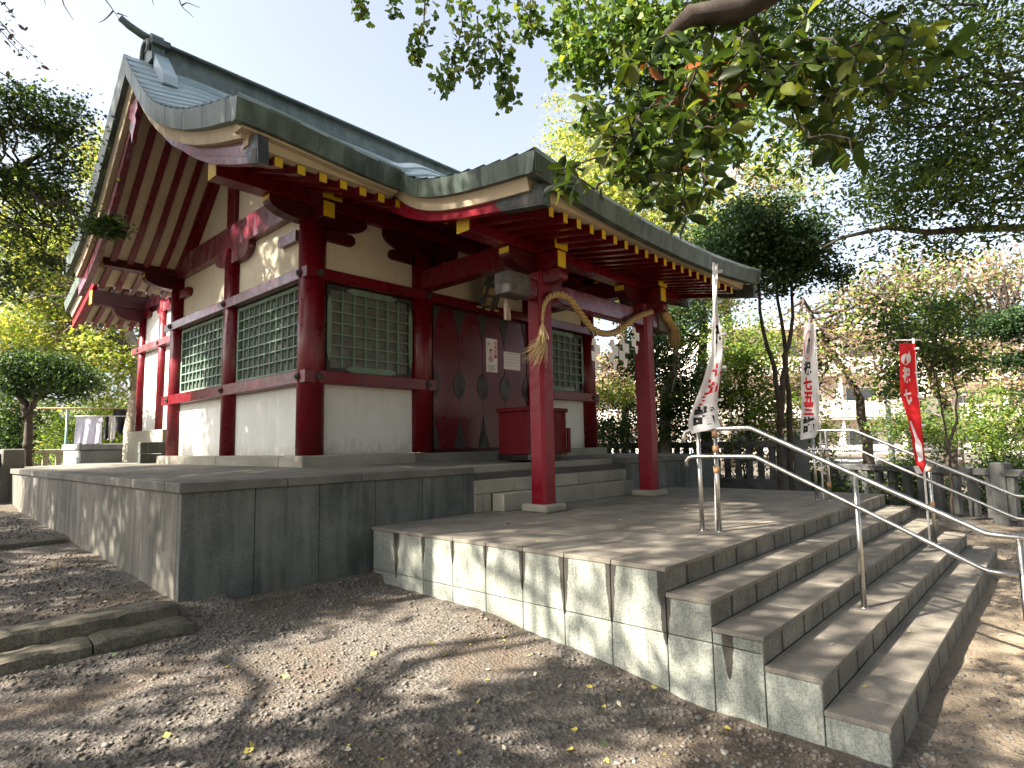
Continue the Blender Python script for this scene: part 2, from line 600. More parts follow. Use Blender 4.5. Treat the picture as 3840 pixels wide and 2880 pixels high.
GROUND = ground_mat()
PEB = [stone('pebble_' + n, a, b_, None, blot=14, rough=.85) for n, a, b_ in
       (('grey', (.082, .075, .067), (.17, .157, .14)), ('brown', (.075, .06, .047), (.15, .124, .098)), ('pale', (.16, .15, .135), (.26, .245, .22)))]

L_GINK = leafmat('ginkgo_leaf', [(.035, .085, .022), (.075, .15, .035), (.12, .20, .045), (.22, .26, .06)], .45)
L_MAG = leafmat('broad_leaf', [(.018, .034, .010), (.035, .066, .014), (.065, .105, .02), (.17, .20, .04)], .5, .4)  # lightest tone puts backlight into the leaf colour
L_BRN = leafmat('brown_leaf', [(.16, .055, .02), (.28, .10, .03), (.12, .06, .035)], .3)
L_DARK = leafmat('dark_leaf', [(.012, .030, .013), (.03, .065, .024), (.055, .10, .03)], .3)
L_MID = leafmat('mid_leaf', [(.03, .062, .022), (.06, .11, .03), (.11, .17, .045)], .4)
L_YEL = leafmat('yellow_green_leaf', [(.16, .21, .05), (.27, .31, .09), (.38, .38, .13), (.33, .29, .12)], .5)
L_YG = leafmat('sunny_green_leaf', [(.07, .14, .025), (.15, .23, .04), (.26, .30, .06)], .5)  # bright leaf green, also mixed into crowns to stand for sunlit leaves
L_AUT = leafmat('autumn_leaf', [(.27, .16, .13), (.36, .25, .20), (.22, .22, .11), (.44, .33, .29), (.20, .14, .10)], .4, tint=(1.15, 1.0, .85))
L_SHD = leafmat('shade_leaf', [(.018, .038, .014), (.035, .065, .02), (.06, .09, .026)], .18)  # darker and less translucent so the shade crowns block more light
L_PUR = leafmat('purple_brown_leaf', [(.07, .05, .06), (.12, .08, .08)], .3)

# ------------------------------------------------------------------ ground
def vnoise(x, y, f, seed=0):
    xi, yi = np.floor(x * f).astype(int), np.floor(y * f).astype(int)
    fx, fy = x * f - xi, y * f - yi
    fx, fy = fx * fx * (3 - 2 * fx), fy * fy * (3 - 2 * fy)
    def h(a, b):
        n = np.sin(a * 127.1 + b * 311.7 + seed * 74.7) * 43758.5453
        return n - np.floor(n)
    return (h(xi, yi) * (1 - fx) + h(xi + 1, yi) * fx) * (1 - fy) + (h(xi, yi + 1) * (1 - fx) + h(xi + 1, yi + 1) * fx) * fy


def gz(x, y):
    x = np.asarray(x, float); y = np.asarray(y, float)
    front = np.interp(y, [-60, -5.2, -4.5, -3.4, -2.6, -1.6, -.2], [-1.55, -1.42, -1.385, -1.365, -1.225, -1.125, -1.085])
    left = np.interp(y, [-.2, -.12, -.02, .5, 2.2, 3.62, 3.75, 5.2, 7.2, 9, 12, 60], [-1.085, -1.06, -.95, -.93, -.85, -.82, -.77, -.74, -.66, -.45, -.3, -.1])
    right = np.interp(y, [-6, -3, 0, 6, 20], [-1.36, -1.16, -.9, -.72, -.6])
    zl = np.where(y < -.2, front, left)
    w = smooth01((x - 8.2) / 3.0)
    wl = (x > .4) & (y > -.2)
    zl = np.where(wl, -1.0, zl)
    z = zl * (1 - w) + right * w
    z = z + .02 * (vnoise(x, y, 1.3, 1) - .5) + .016 * (vnoise(x, y, 5, 2) - .5) + .010 * (vnoise(x, y, 14, 3) - .5)
    return z


def axis(segs):
    a = [segs[0][0]]
    for lo, hi, st in segs:
        n = max(1, int(round((hi - lo) / st)))
        a += list(np.linspace(lo, hi, n + 1)[1:])
    return np.array(a)


gx = axis([(-220, -40, 30), (-40, -8, 4), (-8, -2.6, .4), (-2.6, 4.6, .04), (4.6, 15, .12), (15, 40, 2.5), (40, 220, 30)])
gy = axis([(-220, -40, 30), (-40, -9, 4), (-9, -5.2, .4), (-5.2, .6, .04), (.6, 10, .12), (10, 40, 2), (40, 220, 30)])
GX, GY = np.meshgrid(gx, gy, indexing='ij')
V, F = gridg(np.stack([GX, GY, gz(GX, GY)], -1))
F = [f[::-1] for f in F]
me = fast_mesh('ground', V, np.concatenate(F), np.arange(len(F)) * 4, [GROUND], None, True)
tag(link('ground', me), kind='structure')

# loose gravel: pebbles of real geometry over the near ground
ico_t = (1 + 5 ** .5) / 2
ICOV = np.array([(-1, ico_t, 0), (1, ico_t, 0), (-1, -ico_t, 0), (1, -ico_t, 0), (0, -1, ico_t), (0, 1, ico_t), (0, -1, -ico_t), (0, 1, -ico_t),
                 (ico_t, 0, -1), (ico_t, 0, 1), (-ico_t, 0, -1), (-ico_t, 0, 1)]) / math.sqrt(1 + ico_t ** 2)
ICOF = [(0, 11, 5), (0, 5, 1), (0, 1, 7), (0, 7, 10), (0, 10, 11), (1, 5, 9), (5, 11, 4), (11, 10, 2), (10, 7, 6), (7, 1, 8),
        (3, 9, 4), (3, 4, 2), (3, 2, 6), (3, 6, 8), (3, 8, 9), (4, 9, 5), (2, 4, 11), (6, 2, 10), (8, 6, 7), (9, 8, 1)]


def pebbles(n, xr, yr, keep, smin, smax):
    x = RNG.uniform(*xr, n); y = RNG.uniform(*yr, n)
    k = keep(x, y)
    x, y = x[k], y[k]
    s = smin + (smax - smin) * RNG.random(len(x)) ** 3.0
    return x, y, s


def in_front(x, y):
    clear = ~((x > 1.80) & (x < 8.5) & (y > -4.58) & (y < 0)) & ~((x > -.05) & (y > -.02)) & ~((x < .05) & (y > -.42) & (y < .1))
    d = (x - CAM[0]) * FWD[0] + (y - CAM[1]) * FWD[1]
    return clear & (d > .7) & (vnoise(x, y, .9, 9) + .35 * RNG.random(len(x)) > .42)


xs, ys, ss = [], [], []
for a in (pebbles(30000, (-2.0, 4.2), (-5.1, -.05), in_front, .005, .019), pebbles(9000, (-2.6, 0), (0, 6.5), in_front, .006, .02),
          pebbles(5000, (2.5, 12), (-6.2, -4.2), in_front, .005, .018), pebbles(1500, (8.5, 13), (-5, 1), in_front, .006, .02),
          pebbles(420, (-1.6, 4.2), (-5.1, -.05), in_front, .014, .028)):
    xs.append(a[0]); ys.append(a[1]); ss.append(a[2])
x, y, s = map(np.concatenate, (xs, ys, ss))
n = len(x)
z = gz(x, y)
R = RNG.random((n, 12, 1)) * .5 + .75
ang = RNG.uniform(0, 6.28, n)
B = ICOV[None] * R * np.stack([RNG.uniform(.8, 1.35, n), RNG.uniform(.7, 1.1, n), RNG.uniform(.45, .8, n)], -1)[:, None, :]
ca, sa = np.cos(ang)[:, None], np.sin(ang)[:, None]
B = np.stack([B[..., 0] * ca - B[..., 1] * sa, B[..., 0] * sa + B[..., 1] * ca, B[..., 2]], -1) * s[:, None, None]
V = (B + np.stack([x, y, z + s * .22], -1)[:, None, :]).reshape(-1, 3)
fi = np.array(ICOF)
C = (fi[None] + (np.arange(n) * 12)[:, None, None]).reshape(-1)
mi = np.repeat(RNG.choice(3, n, p=[.56, .41, .03]), 20)
me = fast_mesh('gravel', V, C, np.arange(n * 20) * 3, PEB, mi)
tag(link('gravel', me), kind='stuff', label='loose grey and brown gravel scattered over the shaded forecourt')

# ------------------------------------------------------------------ raised stone platform
PLAT = thing('stone_platform', 'raised grey stone platform with dark streaked wall under the red shrine hall', 'platform', (0, 0, -1.1))
PX1, PY1 = 10.32, 9.6
box('core', .06, PX1 - .06, .06, PY1 - .06, -1.4, -.09, MORT, PLAT, c=0)
jx = [.03, .642, 1.268, 1.905, 2.53, 3.146, 3.31]
for a, b in zip(jx, jx[1:]):
    box('wall_panel', a + .003, b - .003, .03, .10, -1.4, -.088, ST_W, PLAT, c=.004)
jx = [6.735, 6.9, 7.52, 8.15, 8.78, 9.4, PX1 - .03]
for a, b in zip(jx, jx[1:]):
    box('wall_panel', a + .003, b - .003, .03, .10, -1.4, -.088, ST_W, PLAT, c=.004)
jy = np.linspace(.03, PY1, 16)
for a, b in zip(jy, jy[1:]):
    V, F = boxg(.03, .10, (a if a > .05 else .1005) + .002, b - .002, -1.4, -.088, .004)
    mk('wall_panel', V, F, ST_L, PLAT)
cx = [0, .93, 1.72, 2.55, 3.31]
for a, b in zip(cx, cx[1:]):
    box('coping_stone', a + .002, b - .002, 0, .34, -.086, 0, ST_C, PLAT, c=.008)
cx = [6.735, 7.6, 8.5, 9.4, PX1]
for a, b in zip(cx, cx[1:]):
    box('coping_stone', a + .002, b - .002, 0, .34, -.086, 0, ST_C, PLAT, c=.008)
cyy = np.linspace(.342, PY1, 11)
for a, b in zip(cyy, cyy[1:]):
    box('coping_stone', 0, .34, a + .002, b - .002, -.086, 0, ST_C, PLAT, c=.008)
X, Y = np.meshgrid(axis([(.342, 1.6, .2), (1.6, 9, 1), (9, PX1, .4)]), axis([(.342, 1.6, .2), (1.6, 8.6, 1), (8.6, PY1, .4)]), indexing='ij')
Z = -.003 + .034 * smooth01(np.minimum(np.minimum(X - .34, PX1 - X), Y - .34) / 1.25)
V, F = gridg(np.stack([X, Y, Z], -1))
keep = [f[::-1] for f in F]
mk('platform_slab', V, keep, ST_S, PLAT, smooth=True)
# the three porch steps let into the platform
def blocks(name, xs, y0, y1, z0, z1, mat, parent):
    for a, b in zip(xs, xs[1:]):
        box(name, a + .003, b - .003, y0, y1, z0, z1, mat, parent, c=.008)
box('step_core', 3.33, 6.72, .29, .36, -.5, -.02, MORT, PLAT, c=0)
blocks('step_block', [3.313, 4.22, 5.32, 6.733], -.001 + .26, .345, -.168, .002, ST_B, PLAT)
blocks('step_block', [3.313, 4.02, 5.42, 6.2, 6.733], .002, .258, -.338, -.170, ST_B, PLAT)
blocks('step_block', [3.6, 4.3, 5.5, 6.35, 6.60], -.2, .0, -.556, -.340, ST_B, PLAT)
blocks('step_block', [3.313, 3.46, 3.6], .004, .2, -.556, -.341, ST_B, PLAT)
blocks('step_block', [6.6, 6.733], .004, .2, -.556, -.341, ST_B, PLAT)

# ------------------------------------------------------------------ granite landing and stairs
XL, XR = 1.859, 8.407
YF, ZL, TR, RI = -3.30, -.556, .307, .16
LAND = thing('granite_landing', 'grey granite tiled landing with four steps down in front of the shrine', 'stairs', (5.1, -2.2, -1.38))
T = .03
box('core', XL + .02, XR - .02, YF + .02, .02, -1.5, ZL - T - .001, MORT, LAND, c=0)
for k in range(1, 5):
    box('core', XL + .02, XR - .02, YF - k * TR + .02, YF - (k - 1) * TR + .02, -1.5, ZL - k * RI - T - .001, MORT, LAND, c=0)
G = .007
jy = [0.0] + [-.389 - .4145 * i for i in range(7)] + [YF]
jy = sorted([y for y in jy if y > YF + .1] + [YF], reverse=True)
for xw, xo, m in ((XL, 1, GRANS), (XR, -1, GRANS)):
    for a, b in zip(jy, jy[1:]):
        for z0, z1 in ((-.972, ZL - T), (-1.5, -.975)):
            x0, x1 = sorted((xw, xw + xo * .02))
            box('side_tile', x0, x1, b + G / 2, a - G / 2, z0, z1 - G / 2, m, LAND, c=.003)
    for k in range(1, 5):
        a, b = YF - (k - 1) * TR, YF - k * TR
        top = ZL - k * RI - T
        x0, x1 = sorted((xw, xw + xo * .02))
        zs = [(-.972, top), (-1.55, -.975)] if top > -.93 else [(-1.55, top)]
        for z0, z1 in zs:
            box('side_tile', x0, x1, b + G / 2, a - G / 2, z0, z1 - G / 2, m, LAND, c=.003)
jxs = [XL] + [2.174 + .4245 * i for i in range(15)] + [XR]
jxs = [v for v in jxs if v < XR - .12] + [XR]
NOSE = .008
pys = [YF - NOSE] + [YF + .415 * i for i in range(1, 9) if YF + .415 * i < -.1] + [.028]
for i, (a, b) in enumerate(zip(jxs, jxs[1:])):
    a2, b2 = a + G / 2 - (NOSE if i == 0 else 0), b - G / 2 + (NOSE if b == XR else 0)
    for c0, c1 in zip(pys, pys[1:]):
        c0_, c1_ = c0 + (G / 2 if c0 > YF else 0), c1 - G / 2
        sbox('paving_tile', (a2 + b2) / 2, (c0_ + c1_) / 2, ZL - T / 2, b2 - a2, c1_ - c0_, T, PAVE, LAND, .003)
    for k in range(1, 6):
        yf = YF - (k - 1) * TR
        zt = ZL - (k - 1) * RI - T
        zb = ZL - k * RI if k < 5 else -1.5
        sbox('riser_tile', (a + b) / 2, yf + .01, (zt + zb) / 2, b - a - G, .02, zt - zb - .001, RISE, LAND, .003)
        if k < 5:
            y0, y1 = yf - TR - NOSE, yf - .002
            sbox('tread_tile', (a2 + b2) / 2, (y0 + y1) / 2, ZL - k * RI - T / 2, b2 - a2, y1 - y0, T, PAVE, LAND, .003)

# ------------------------------------------------------------------ the red shrine hall
HALL = thing('shrine_hall', 'red and white wooden shrine hall with green copper roof and front porch', 'shrine', (5.18, 4.2, 0.03))
ZB = .169
PXS = [2.12, 3.92, 6.44, 8.24]
PYS = [1.80, 4.20, 6.60]
YB = 6.6
for a, b, m, yo in ((1.857, 3.59, ST_B, 0), (3.594, 6.766, ST_S, .03), (6.77, 8.44, ST_B, 0)):
    box('base_block', a, b, 1.5 + yo, 2.1, .0, ZB - (.01 if yo else 0), m, HALL, c=.012)
for a, b in ((2.103, 4.1), (4.104, 6.76)):
    box('base_block', 1.857, 2.4, a, b, .0, ZB, ST_B, HALL, c=.012)
box('base_block', 7.94, 8.44, 2.103, 6.76, 0, ZB, ST_B, HALL, c=.012)


def pillar(x, y, r, z0, z1, mat=RED):
    V, F = tubeg([(x, y, z0), (x, y, z1)], r, 20)
    o = mk('pillar', V, F, mat, HALL, smooth=False)
    for p in o.data.polygons:
        p.use_smooth = len(p.vertices) == 4
    return o


for x in PXS:
    pillar(x, 1.80, .175, ZB, 3.24)
for y in PYS[1:]:
    pillar(2.12, y, .165, ZB, 3.42)
    pillar(8.24, y, .165, ZB, 3.42)
# tie beams: upper and lower, mitred round the corner, with nail covers
def hexcover(x, y, z, ax, sgn):
    poly = [(.052 * math.cos(a), .052 * math.sin(a)) for a in np.linspace(0, 2 * math.pi, 7)[:-1]]
    if ax == 'y':
        p = [(x + u, z + v) for u, v in poly]; a0, a1 = sorted((y, y + sgn * .022)); k = 1
    else:
        p = [(y + u, z + v) for u, v in poly]; a0, a1 = sorted((x, x + sgn * .022)); k = 0
    V, F = prismg(p, k, a0, a1)
    r = .022
    if ax == 'y': b = boxg(x - r, x + r, min(y, y + sgn * .045), max(y, y + sgn * .045), z - r, z + r, .01)
    else: b = boxg(min(x, x + sgn * .045), max(x, x + sgn * .045), y - r, y + r, z - r, z + r, .01)
    V, F = join([(V, F), b])
    mk('nail_cover', V, F, IRON, HALL)


for z0, z1, mF, mL in ((2.45, 2.60, RED, REDF), (1.085, 1.255, RED, RED)):
    e = .17
    if z0 > 2:
        box('tie_beam', 1.95, 8.41, 1.63, 1.76, z0, z1, mF, HALL, c=.008)
    else:
        box('tie_beam', 1.95, 4.10, 1.63, 1.76, z0, z1, mF, HALL, c=.008)
        box('tie_beam', 6.26, 8.41, 1.63, 1.76, z0, z1, mF, HALL, c=.008)
    box('tie_beam', 1.95, 2.08, 1.763, 6.95, z0 + .001, z1 + .001, mL, HALL, c=.008)
    zc = (z0 + z1) / 2
    for x in (2.12, 3.92) if z0 < 2 else (2.12, 3.92, 6.44):
        hexcover(x + .02, 1.63, zc, 'y', -1)
    hexcover(6.55, 1.63, zc, 'y', -1); hexcover(8.22, 1.63, zc, 'y', -1)
    for y in PYS:
        hexcover(1.95, y + .02, zc, 'x', -1)
# plaster
for a, b, z0, z1, m in ((2.2, 3.85, ZB, 1.09, PLASL), (6.5, 8.16, ZB, 1.09, PLASL), (2.2, 3.85, 2.59, 3.6, PLAS), (4.0, 6.36, 2.59, 3.6, PLAS), (6.5, 8.16, 2.59, 3.6, PLAS)):
    box('wall_panel', a, b, 1.79, 1.84, z0, z1, m, HALL, c=0)
for a, b in ((1.88, 4.12), (4.28, 6.52)):
    box('wall_panel', 2.11, 2.16, a, b, ZB, 1.09, PLASL, HALL, c=0)
    box('wall_panel', 2.11, 2.16, a, b, 2.59, 3.45, PLAS, HALL, c=0)
box('wall_panel', 8.2, 8.26, 1.9, 6.5, ZB, 3.45, PLAS, HALL, c=0)
box('wall_panel', 2.2, 8.2, 6.58, 6.64, ZB, 3.45, PLAS, HALL, c=0)


def lattice(ax, f, sgn, a0, a1, z0, z1, nv, nh, ornate=True):
    """ax: axis the window runs along; f: wall face; sgn: outward"""
    def bx(nm, p0, p1, q0, q1, d0, d1, mat, par, c=.002):
        lo, hi = sorted((f + sgn * d0, f + sgn * d1))
        if ax == 'x': return box(nm, p0, p1, lo, hi, q0, q1, mat, par, c=c)
        return box(nm, lo, hi, p0, p1, q0, q1, mat, par, c=c)
    w = bx('lattice_window', a0, a1, z0, z1, -.06, -.045, PANE, HALL)
    fr = .055
    for q in ((a0, a1, z0, z0 + fr), (a0, a1, z1 - fr, z1), (a0, a0 + fr, z0 + fr + .001, z1 - fr - .001), (a1 - fr, a1, z0 + fr + .001, z1 - fr - .001)):
        bx('frame', q[0], q[1], q[2], q[3], -.04, .012, IRON if ornate else GREENL, w)
    ia0, ia1, iz0, iz1 = a0 + fr, a1 - fr, z0 + fr, z1 - fr
    for i in range(nv):
        c = ia0 + (ia1 - ia0) * (i + 1) / (nv + 1)
        bx('bar', c - .011, c + .011, iz0, iz1, -.03, .006, GREENL, w)
    for i in range(nh):
        c = iz0 + (iz1 - iz0) * (i + 1) / (nh + 1)
        bx('bar', ia0, ia1, c - .011, c + .011, -.03, .0085, GREENL, w)
    if ornate:
        L, H, t = a1 - a0, z1 - z0, .085
        d0, d1 = sorted((f + sgn * .013, f + sgn * .022))
        k = 1 if ax == 'x' else 0
        for zz in (z0 + .006, z1 - t - .006):
            m0, m1 = a0 + L * .2, a1 - L * .2
            prism('frame_plate', [(m0, zz + t / 2), (m0 + .1, zz), (m1 - .1, zz), (m1, zz + t / 2), (m1 - .1, zz + t), (m0 + .1, zz + t)], k, d0, d1, GREENL, w)
        for aa in (a0 + .002, a1 - .066 - .002):
            n0, n1 = z0 + H * .12, z1 - H * .12
            prism('frame_plate', [(aa + .033, n0), (aa + .066, n0 + .12), (aa + .066, n1 - .12), (aa + .033, n1), (aa, n1 - .12), (aa, n0 + .12)], k, d0, d1, GREENL, w)
    return w


lattice('x', 1.76, -1, 2.31, 3.72, 1.262, 2.44, 6, 6)
lattice('x', 1.76, -1, 6.64, 8.05, 1.262, 2.44, 6, 6)
lattice('y', 2.10, -1, 1.99, 4.02, 1.262, 2.44, 10, 6, False)
lattice('y', 2.10, -1, 4.38, 6.42, 1.262, 2.44, 10, 6, False)
# door leaves with iron fittings
dxs = [4.10, 4.63, 5.16, 5.69, 6.26]
box('door_frame', 4.09, 6.27, 1.76, 1.82, ZB, 2.45, REDD, HALL, c=0)


def fitting(x, y, kind, z, half, par):
    w, n = .125, 8
    def prof(t): return w * (math.sin(math.pi * t) ** .8 if kind == 'mid' else (1 - t) ** 1.3) + .002
    if kind == 'mid': h, zz = .46, z - .23
    elif kind == 'bot': h, zz = .50, z
    else: h, zz = -.46, z
    ts = np.linspace(0, 1, n + 1)
    pr = [(prof(t) if half != -1 else .004, zz + h * t) for t in ts]
    pl = [(-prof(t) if half != 1 else -.004, zz + h * t) for t in ts[::-1]]
    poly = [(x + a, b) for a, b in pr + pl]
    if kind == 'top': poly = poly[::-1]
    prism('metal_fitting', poly, 1, y - .008, y, IRON, par)


for i in range(4):
    a, b = dxs[i], dxs[i + 1]
    d = box('door_leaf', a + .003, b - .003, 1.715, 1.758, .205, 2.42, DOOR, HALL, c=.006)
    for half, x in ((1, a + .006), (-1, b - .006)):
        for kind, z in (('mid', 1.22), ('bot', .215), ('top', 2.41)):
            fitting(x, 1.7145, kind, z, half, d)
box('door_sill', 4.09, 6.27, 1.66, 1.80, ZB, .203, REDD, HALL, c=.005)

# ---- roof shapes
FP = [(.20, 3.61), (.556, 3.708), (1.06, 3.854), (1.76, 4.105), (2.45, 4.443), (2.89, 4.719), (3.455, 5.199), (4.20, 5.95)]
RP = [(7.38, 3.56), (7.0, 3.70), (6.5, 3.93), (5.96, 4.288), (5.45, 4.75), (4.90, 5.27), (4.20, 5.95)]


def resample(P, n, first=0.0):
    P = np.array(P, float)
    # Catmull-Rom through the points
    Q = np.vstack([2 * P[0] - P[1], P, 2 * P[-1] - P[-2]])
    out = []
    for i in range(1, len(Q) - 2):
        for t in np.linspace(0, 1, 12, endpoint=False):
            a, b, c, d = Q[i - 1], Q[i], Q[i + 1], Q[i + 2]
            out.append(.5 * ((2 * b) + (-a + c) * t + (2 * a - 5 * b + 4 * c - d) * t * t + (-a + 3 * b - 3 * c + d) * t ** 3))
    out.append(P[-1])
    out = np.array(out)
    s = np.r_[0, np.cumsum(np.linalg.norm(np.diff(out, axis=0), axis=1))]
    u = np.linspace(0, s[-1], n)
    return np.stack([np.interp(u, s, out[:, 0]), np.interp(u, s, out[:, 1])], -1)


X0, X1, XC = .45, 9.91, 5.18


def roof_dz(x, t):
    """rise away from the verge, and the eave's sag between its upturned corners; t 0 at eave, 1 at ridge"""
    d = np.minimum(x - X0, X1 - x)
    return .17 * smooth01(d / .9) * smooth01(t / .35) * (1 - .35 * t) - .10 * smooth01(d / 1.9) * (1 - t) ** 2.2


def courses(name, prof, xs, dzf, mat, parent, K, lip=.028):
    n = len(prof)
    for k in range(K):
        i0, i1 = k * (n - 1) // K, (k + 1) * (n - 1) // K
        (ya, za), (yb, zb) = prof[i0], prof[i1]
        ta, tb = i0 / (n - 1), i1 / (n - 1)
        rows = []
        tm = (ta + tb) / 2
        im = (i0 + i1) // 2
        ym, zm = prof[im]; tm = im / (n - 1)
        za_ = za + dzf(xs, ta); zm_ = zm + dzf(xs, tm); zb_ = zb + dzf(xs, tb)
        wob = .004 * np.sin(xs * 3 + k * 1.7)
        for yy, zz in ((np.full_like(xs, ya), za_ - .012), (np.full_like(xs, ya), za_ + lip + wob), (np.full_like(xs, ym), zm_ + lip * .5), (np.full_like(xs, yb), zb_ + .001)):
            rows.append(np.stack([xs, yy, zz], -1))
        V, F = gridg(np.array(rows))
        if prof[-1][0] < prof[0][0]: F = [f[::-1] for f in F]
        mk(name, V, F, mat, parent, smooth=False)


xs = axis([(X0, 1.6, .08), (1.6, 8.76, .55), (8.76, X1, .08)])
ROOF = box('main_roof', 1.2, 9.2, 4.0, 4.4, 5.55, 5.8, CU_B, HALL, c=0)
fp = resample(FP, 67)
rp = resample(RP, 49)
courses('copper_course', fp, xs, roof_dz, CU_R, ROOF, 22)
courses('copper_course', rp, xs, roof_dz, CU_R, ROOF, 14)


def verge(prof, x, h, th, mat, parent, name, pieces, inset=0.0, drop=0.0):
    """edging along the gable: pieces of board hanging h below the roof line"""
    n = len(prof)
    ed = [int(round(i * (n - 1) / pieces)) for i in range(pieces + 1)]
    for q, (i0, i1) in enumerate(zip(ed, ed[1:])):
        P = prof[i0:i1 + 1]
        dy = np.gradient(P[:, 0]); dz = np.gradient(P[:, 1])
        L = np.hypot(dy, dz)
        nrm = np.stack([dz / L, -dy / L], -1)
        nrm *= np.where(nrm[:, 1] > 0, -1, 1)[:, None]       # downwards
        j = .002 * (q % 2)
        hv = h if np.ndim(h) == 0 else np.interp(np.linspace(i0, i1, len(P)), np.linspace(0, n - 1, len(h)), h)
        top = P + nrm * drop
        bot = P + nrm * (drop + hv)[..., None] if np.ndim(hv) else P + nrm * (drop + hv)
        t3 = np.stack([np.full(len(P), x - j), top[:, 0], top[:, 1]], -1)
        b3 = np.stack([np.full(len(P), x + inset - j), bot[:, 0], bot[:, 1]], -1)
        strip(name, t3, b3, (th, 0, 0), mat, parent)


for xx, sg in ((X0, 1), (X1, -1)):
    for pr, pc in ((fp, 15), (rp, 12)):
        verge(pr, xx, .215, .10 * sg, CU_F, ROOF, 'verge_plate', pc, .03 * sg, -.004)
        verge(pr[2:], xx + .09 * sg, .20, .12 * sg, CREAM, ROOF, 'verge_board', 2, .05 * sg, .14)
# front eave edging of the main roof, left and right of the porch roof
def eave(x0, x1, n, y, zt, hh, th, mat, parent, name, pieces, ins=0.04):
    ed = np.linspace(x0, x1, pieces + 1)
    for q, (a, b) in enumerate(zip(ed, ed[1:])):
        xx = np.linspace(a, b, max(3, n // pieces + 1))
        z = zt(xx)
        j = .002 * (q % 2)
        strip(name, np.stack([xx, np.full_like(xx, y - j), z], -1), np.stack([xx, np.full_like(xx, y + ins - j), z - hh], -1), (0, th, 0), mat, parent)


zeave = lambda x: 3.612 + roof_dz(x, 0.0)
for a, b in ((X0, 2.36), (8.0, X1)):
    eave(a, b, 24, .20, zeave, .225, .09, CU_F, ROOF, 'eave_plate', 6)
    e0, e1 = a + .09, b - .10 if a > 2 else b + .02
    eave(e0, e1, 16, .275, lambda x: zeave(x) - .13, .115, .17, CREAM, ROOF, 'eave_board', 2, .03)
    eave(e0 + .1, e1, 16, .375, lambda x: zeave(x) * 0 + 3.40, .145, .12, CREAM, ROOF, 'eave_board', 2, .02)
eave(X0, X1, 24, 7.3, lambda x: 3.565 + roof_dz(x, 0.0), .2, .08, CU_F, ROOF, 'eave_plate', 8)
# soffit boards and rafters
def under(prof, drop):
    P = np.array(prof)
    return np.stack([P[:, 0], P[:, 1] - drop], -1)


for pr, nm in ((fp[4:], 'f'), (rp[2:], 'r')):
    u = under(pr, .372)
    V, F = gridg(np.array([np.stack([np.full(len(u), x), u[:, 0], u[:, 1]], -1) for x in (X0 + .2, 3, 6, X1 - .2)]))
    mk('soffit', V, F, CREAM, ROOF)
rx = [.976 + .2525 * i for i in range(33)]
fr_ = under(resample([(.43, 3.485), (.75, 3.59)] + [(y, z - .14) for y, z in FP[2:]], 14), 0)
for x in rx + [.70]:
    P = np.array(fr_); P = P[(P[:, 0] < 4.1)]
    t = np.stack([np.full(len(P), x - .046), P[:, 0], P[:, 1] - .235], -1)
    b = t - np.array([0, 0, .1])
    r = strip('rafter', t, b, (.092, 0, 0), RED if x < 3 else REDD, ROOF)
    if x > .9:
        z0 = P[0, 1] - .335
        box('rafter_end', x - .044, x + .044, P[0, 0] - .004, P[0, 0] - .0005, z0 + .002, z0 + .098, YEL, r, c=0)
rr = under(resample([(7.2, 3.52)] + [(y, z - .10) for y, z in RP[1:]], 12), 0)
for x in [v for v in rx if v < 3.3] + [.70]:
    P = rr[rr[:, 0] > 4.3]
    t = np.stack([np.full(len(P), x - .046), P[:, 0], P[:, 1] - .235], -1)
    strip('rafter', t, t - np.array([0, 0, .1]), (.092, 0, 0), RED, ROOF)
# barge boards with their metal-shod ends
hb_top = resample([(.22, 3.29), (.72, 3.45), (1.40, 3.68), (2.28, 4.08), (3.15, 4.68), (3.75, 5.22), (4.2, 5.62)], 24)
hb_bot = resample([(.18, 3.01), (.78, 3.19), (1.50, 3.46), (2.15, 3.80), (2.92, 4.28), (3.55, 4.83), (4.2, 5.36)], 24)
for x in (.66, X1 - .21 - .09):
    t = np.stack([np.full(24, x), hb_top[:, 0], hb_top[:, 1]], -1); b = np.stack([np.full(24, x), hb_bot[:, 0], hb_bot[:, 1]], -1)
    strip('barge_board', t, b, (.09, 0, 0), REDF, ROOF)
    e = .008
    pl = [(.17, 3.005), (.40, 3.065), (.47, 3.18), (.42, 3.36), (.20, 3.30)]
    prism('barge_cap', pl, 0, x - e, x + .09 + e, CAPD, ROOF)
    prism('barge_plate', [(.21, 3.03), (.33, 3.06), (.33, 3.19), (.21, 3.16)], 0, x - e - .004, x - e + .001, GREY, ROOF)
    rt = resample([(7.25, 3.22), (6.7, 3.46), (6.1, 3.82), (5.4, 4.42), (4.85, 4.98), (4.2, 5.62)], 16)
    rb = resample([(7.25, 3.00), (6.6, 3.24), (5.95, 3.60), (5.25, 4.18), (4.75, 4.72), (4.2, 5.36)], 16)
    strip('barge_board', np.stack([np.full(16, x), rt[:, 0], rt[:, 1]], -1), np.stack([np.full(16, x), rb[:, 0], rb[:, 1]], -1), (.09, 0, 0), REDF, ROOF)
# gegyo pendant under the gable peak
def pend(y):
    pl = [(y - .16, 5.30), (y - .20, 5.12), (y - .10, 5.05), (y - .15, 4.93), (y - .05, 4.80), (y, 4.66), (y + .05, 4.80), (y + .15, 4.93), (y + .10, 5.05), (y + .20, 5.12), (y + .16, 5.30)]
    prism('gable_pendant', pl, 0, .60, .655, REDF, ROOF)
pend(4.2)
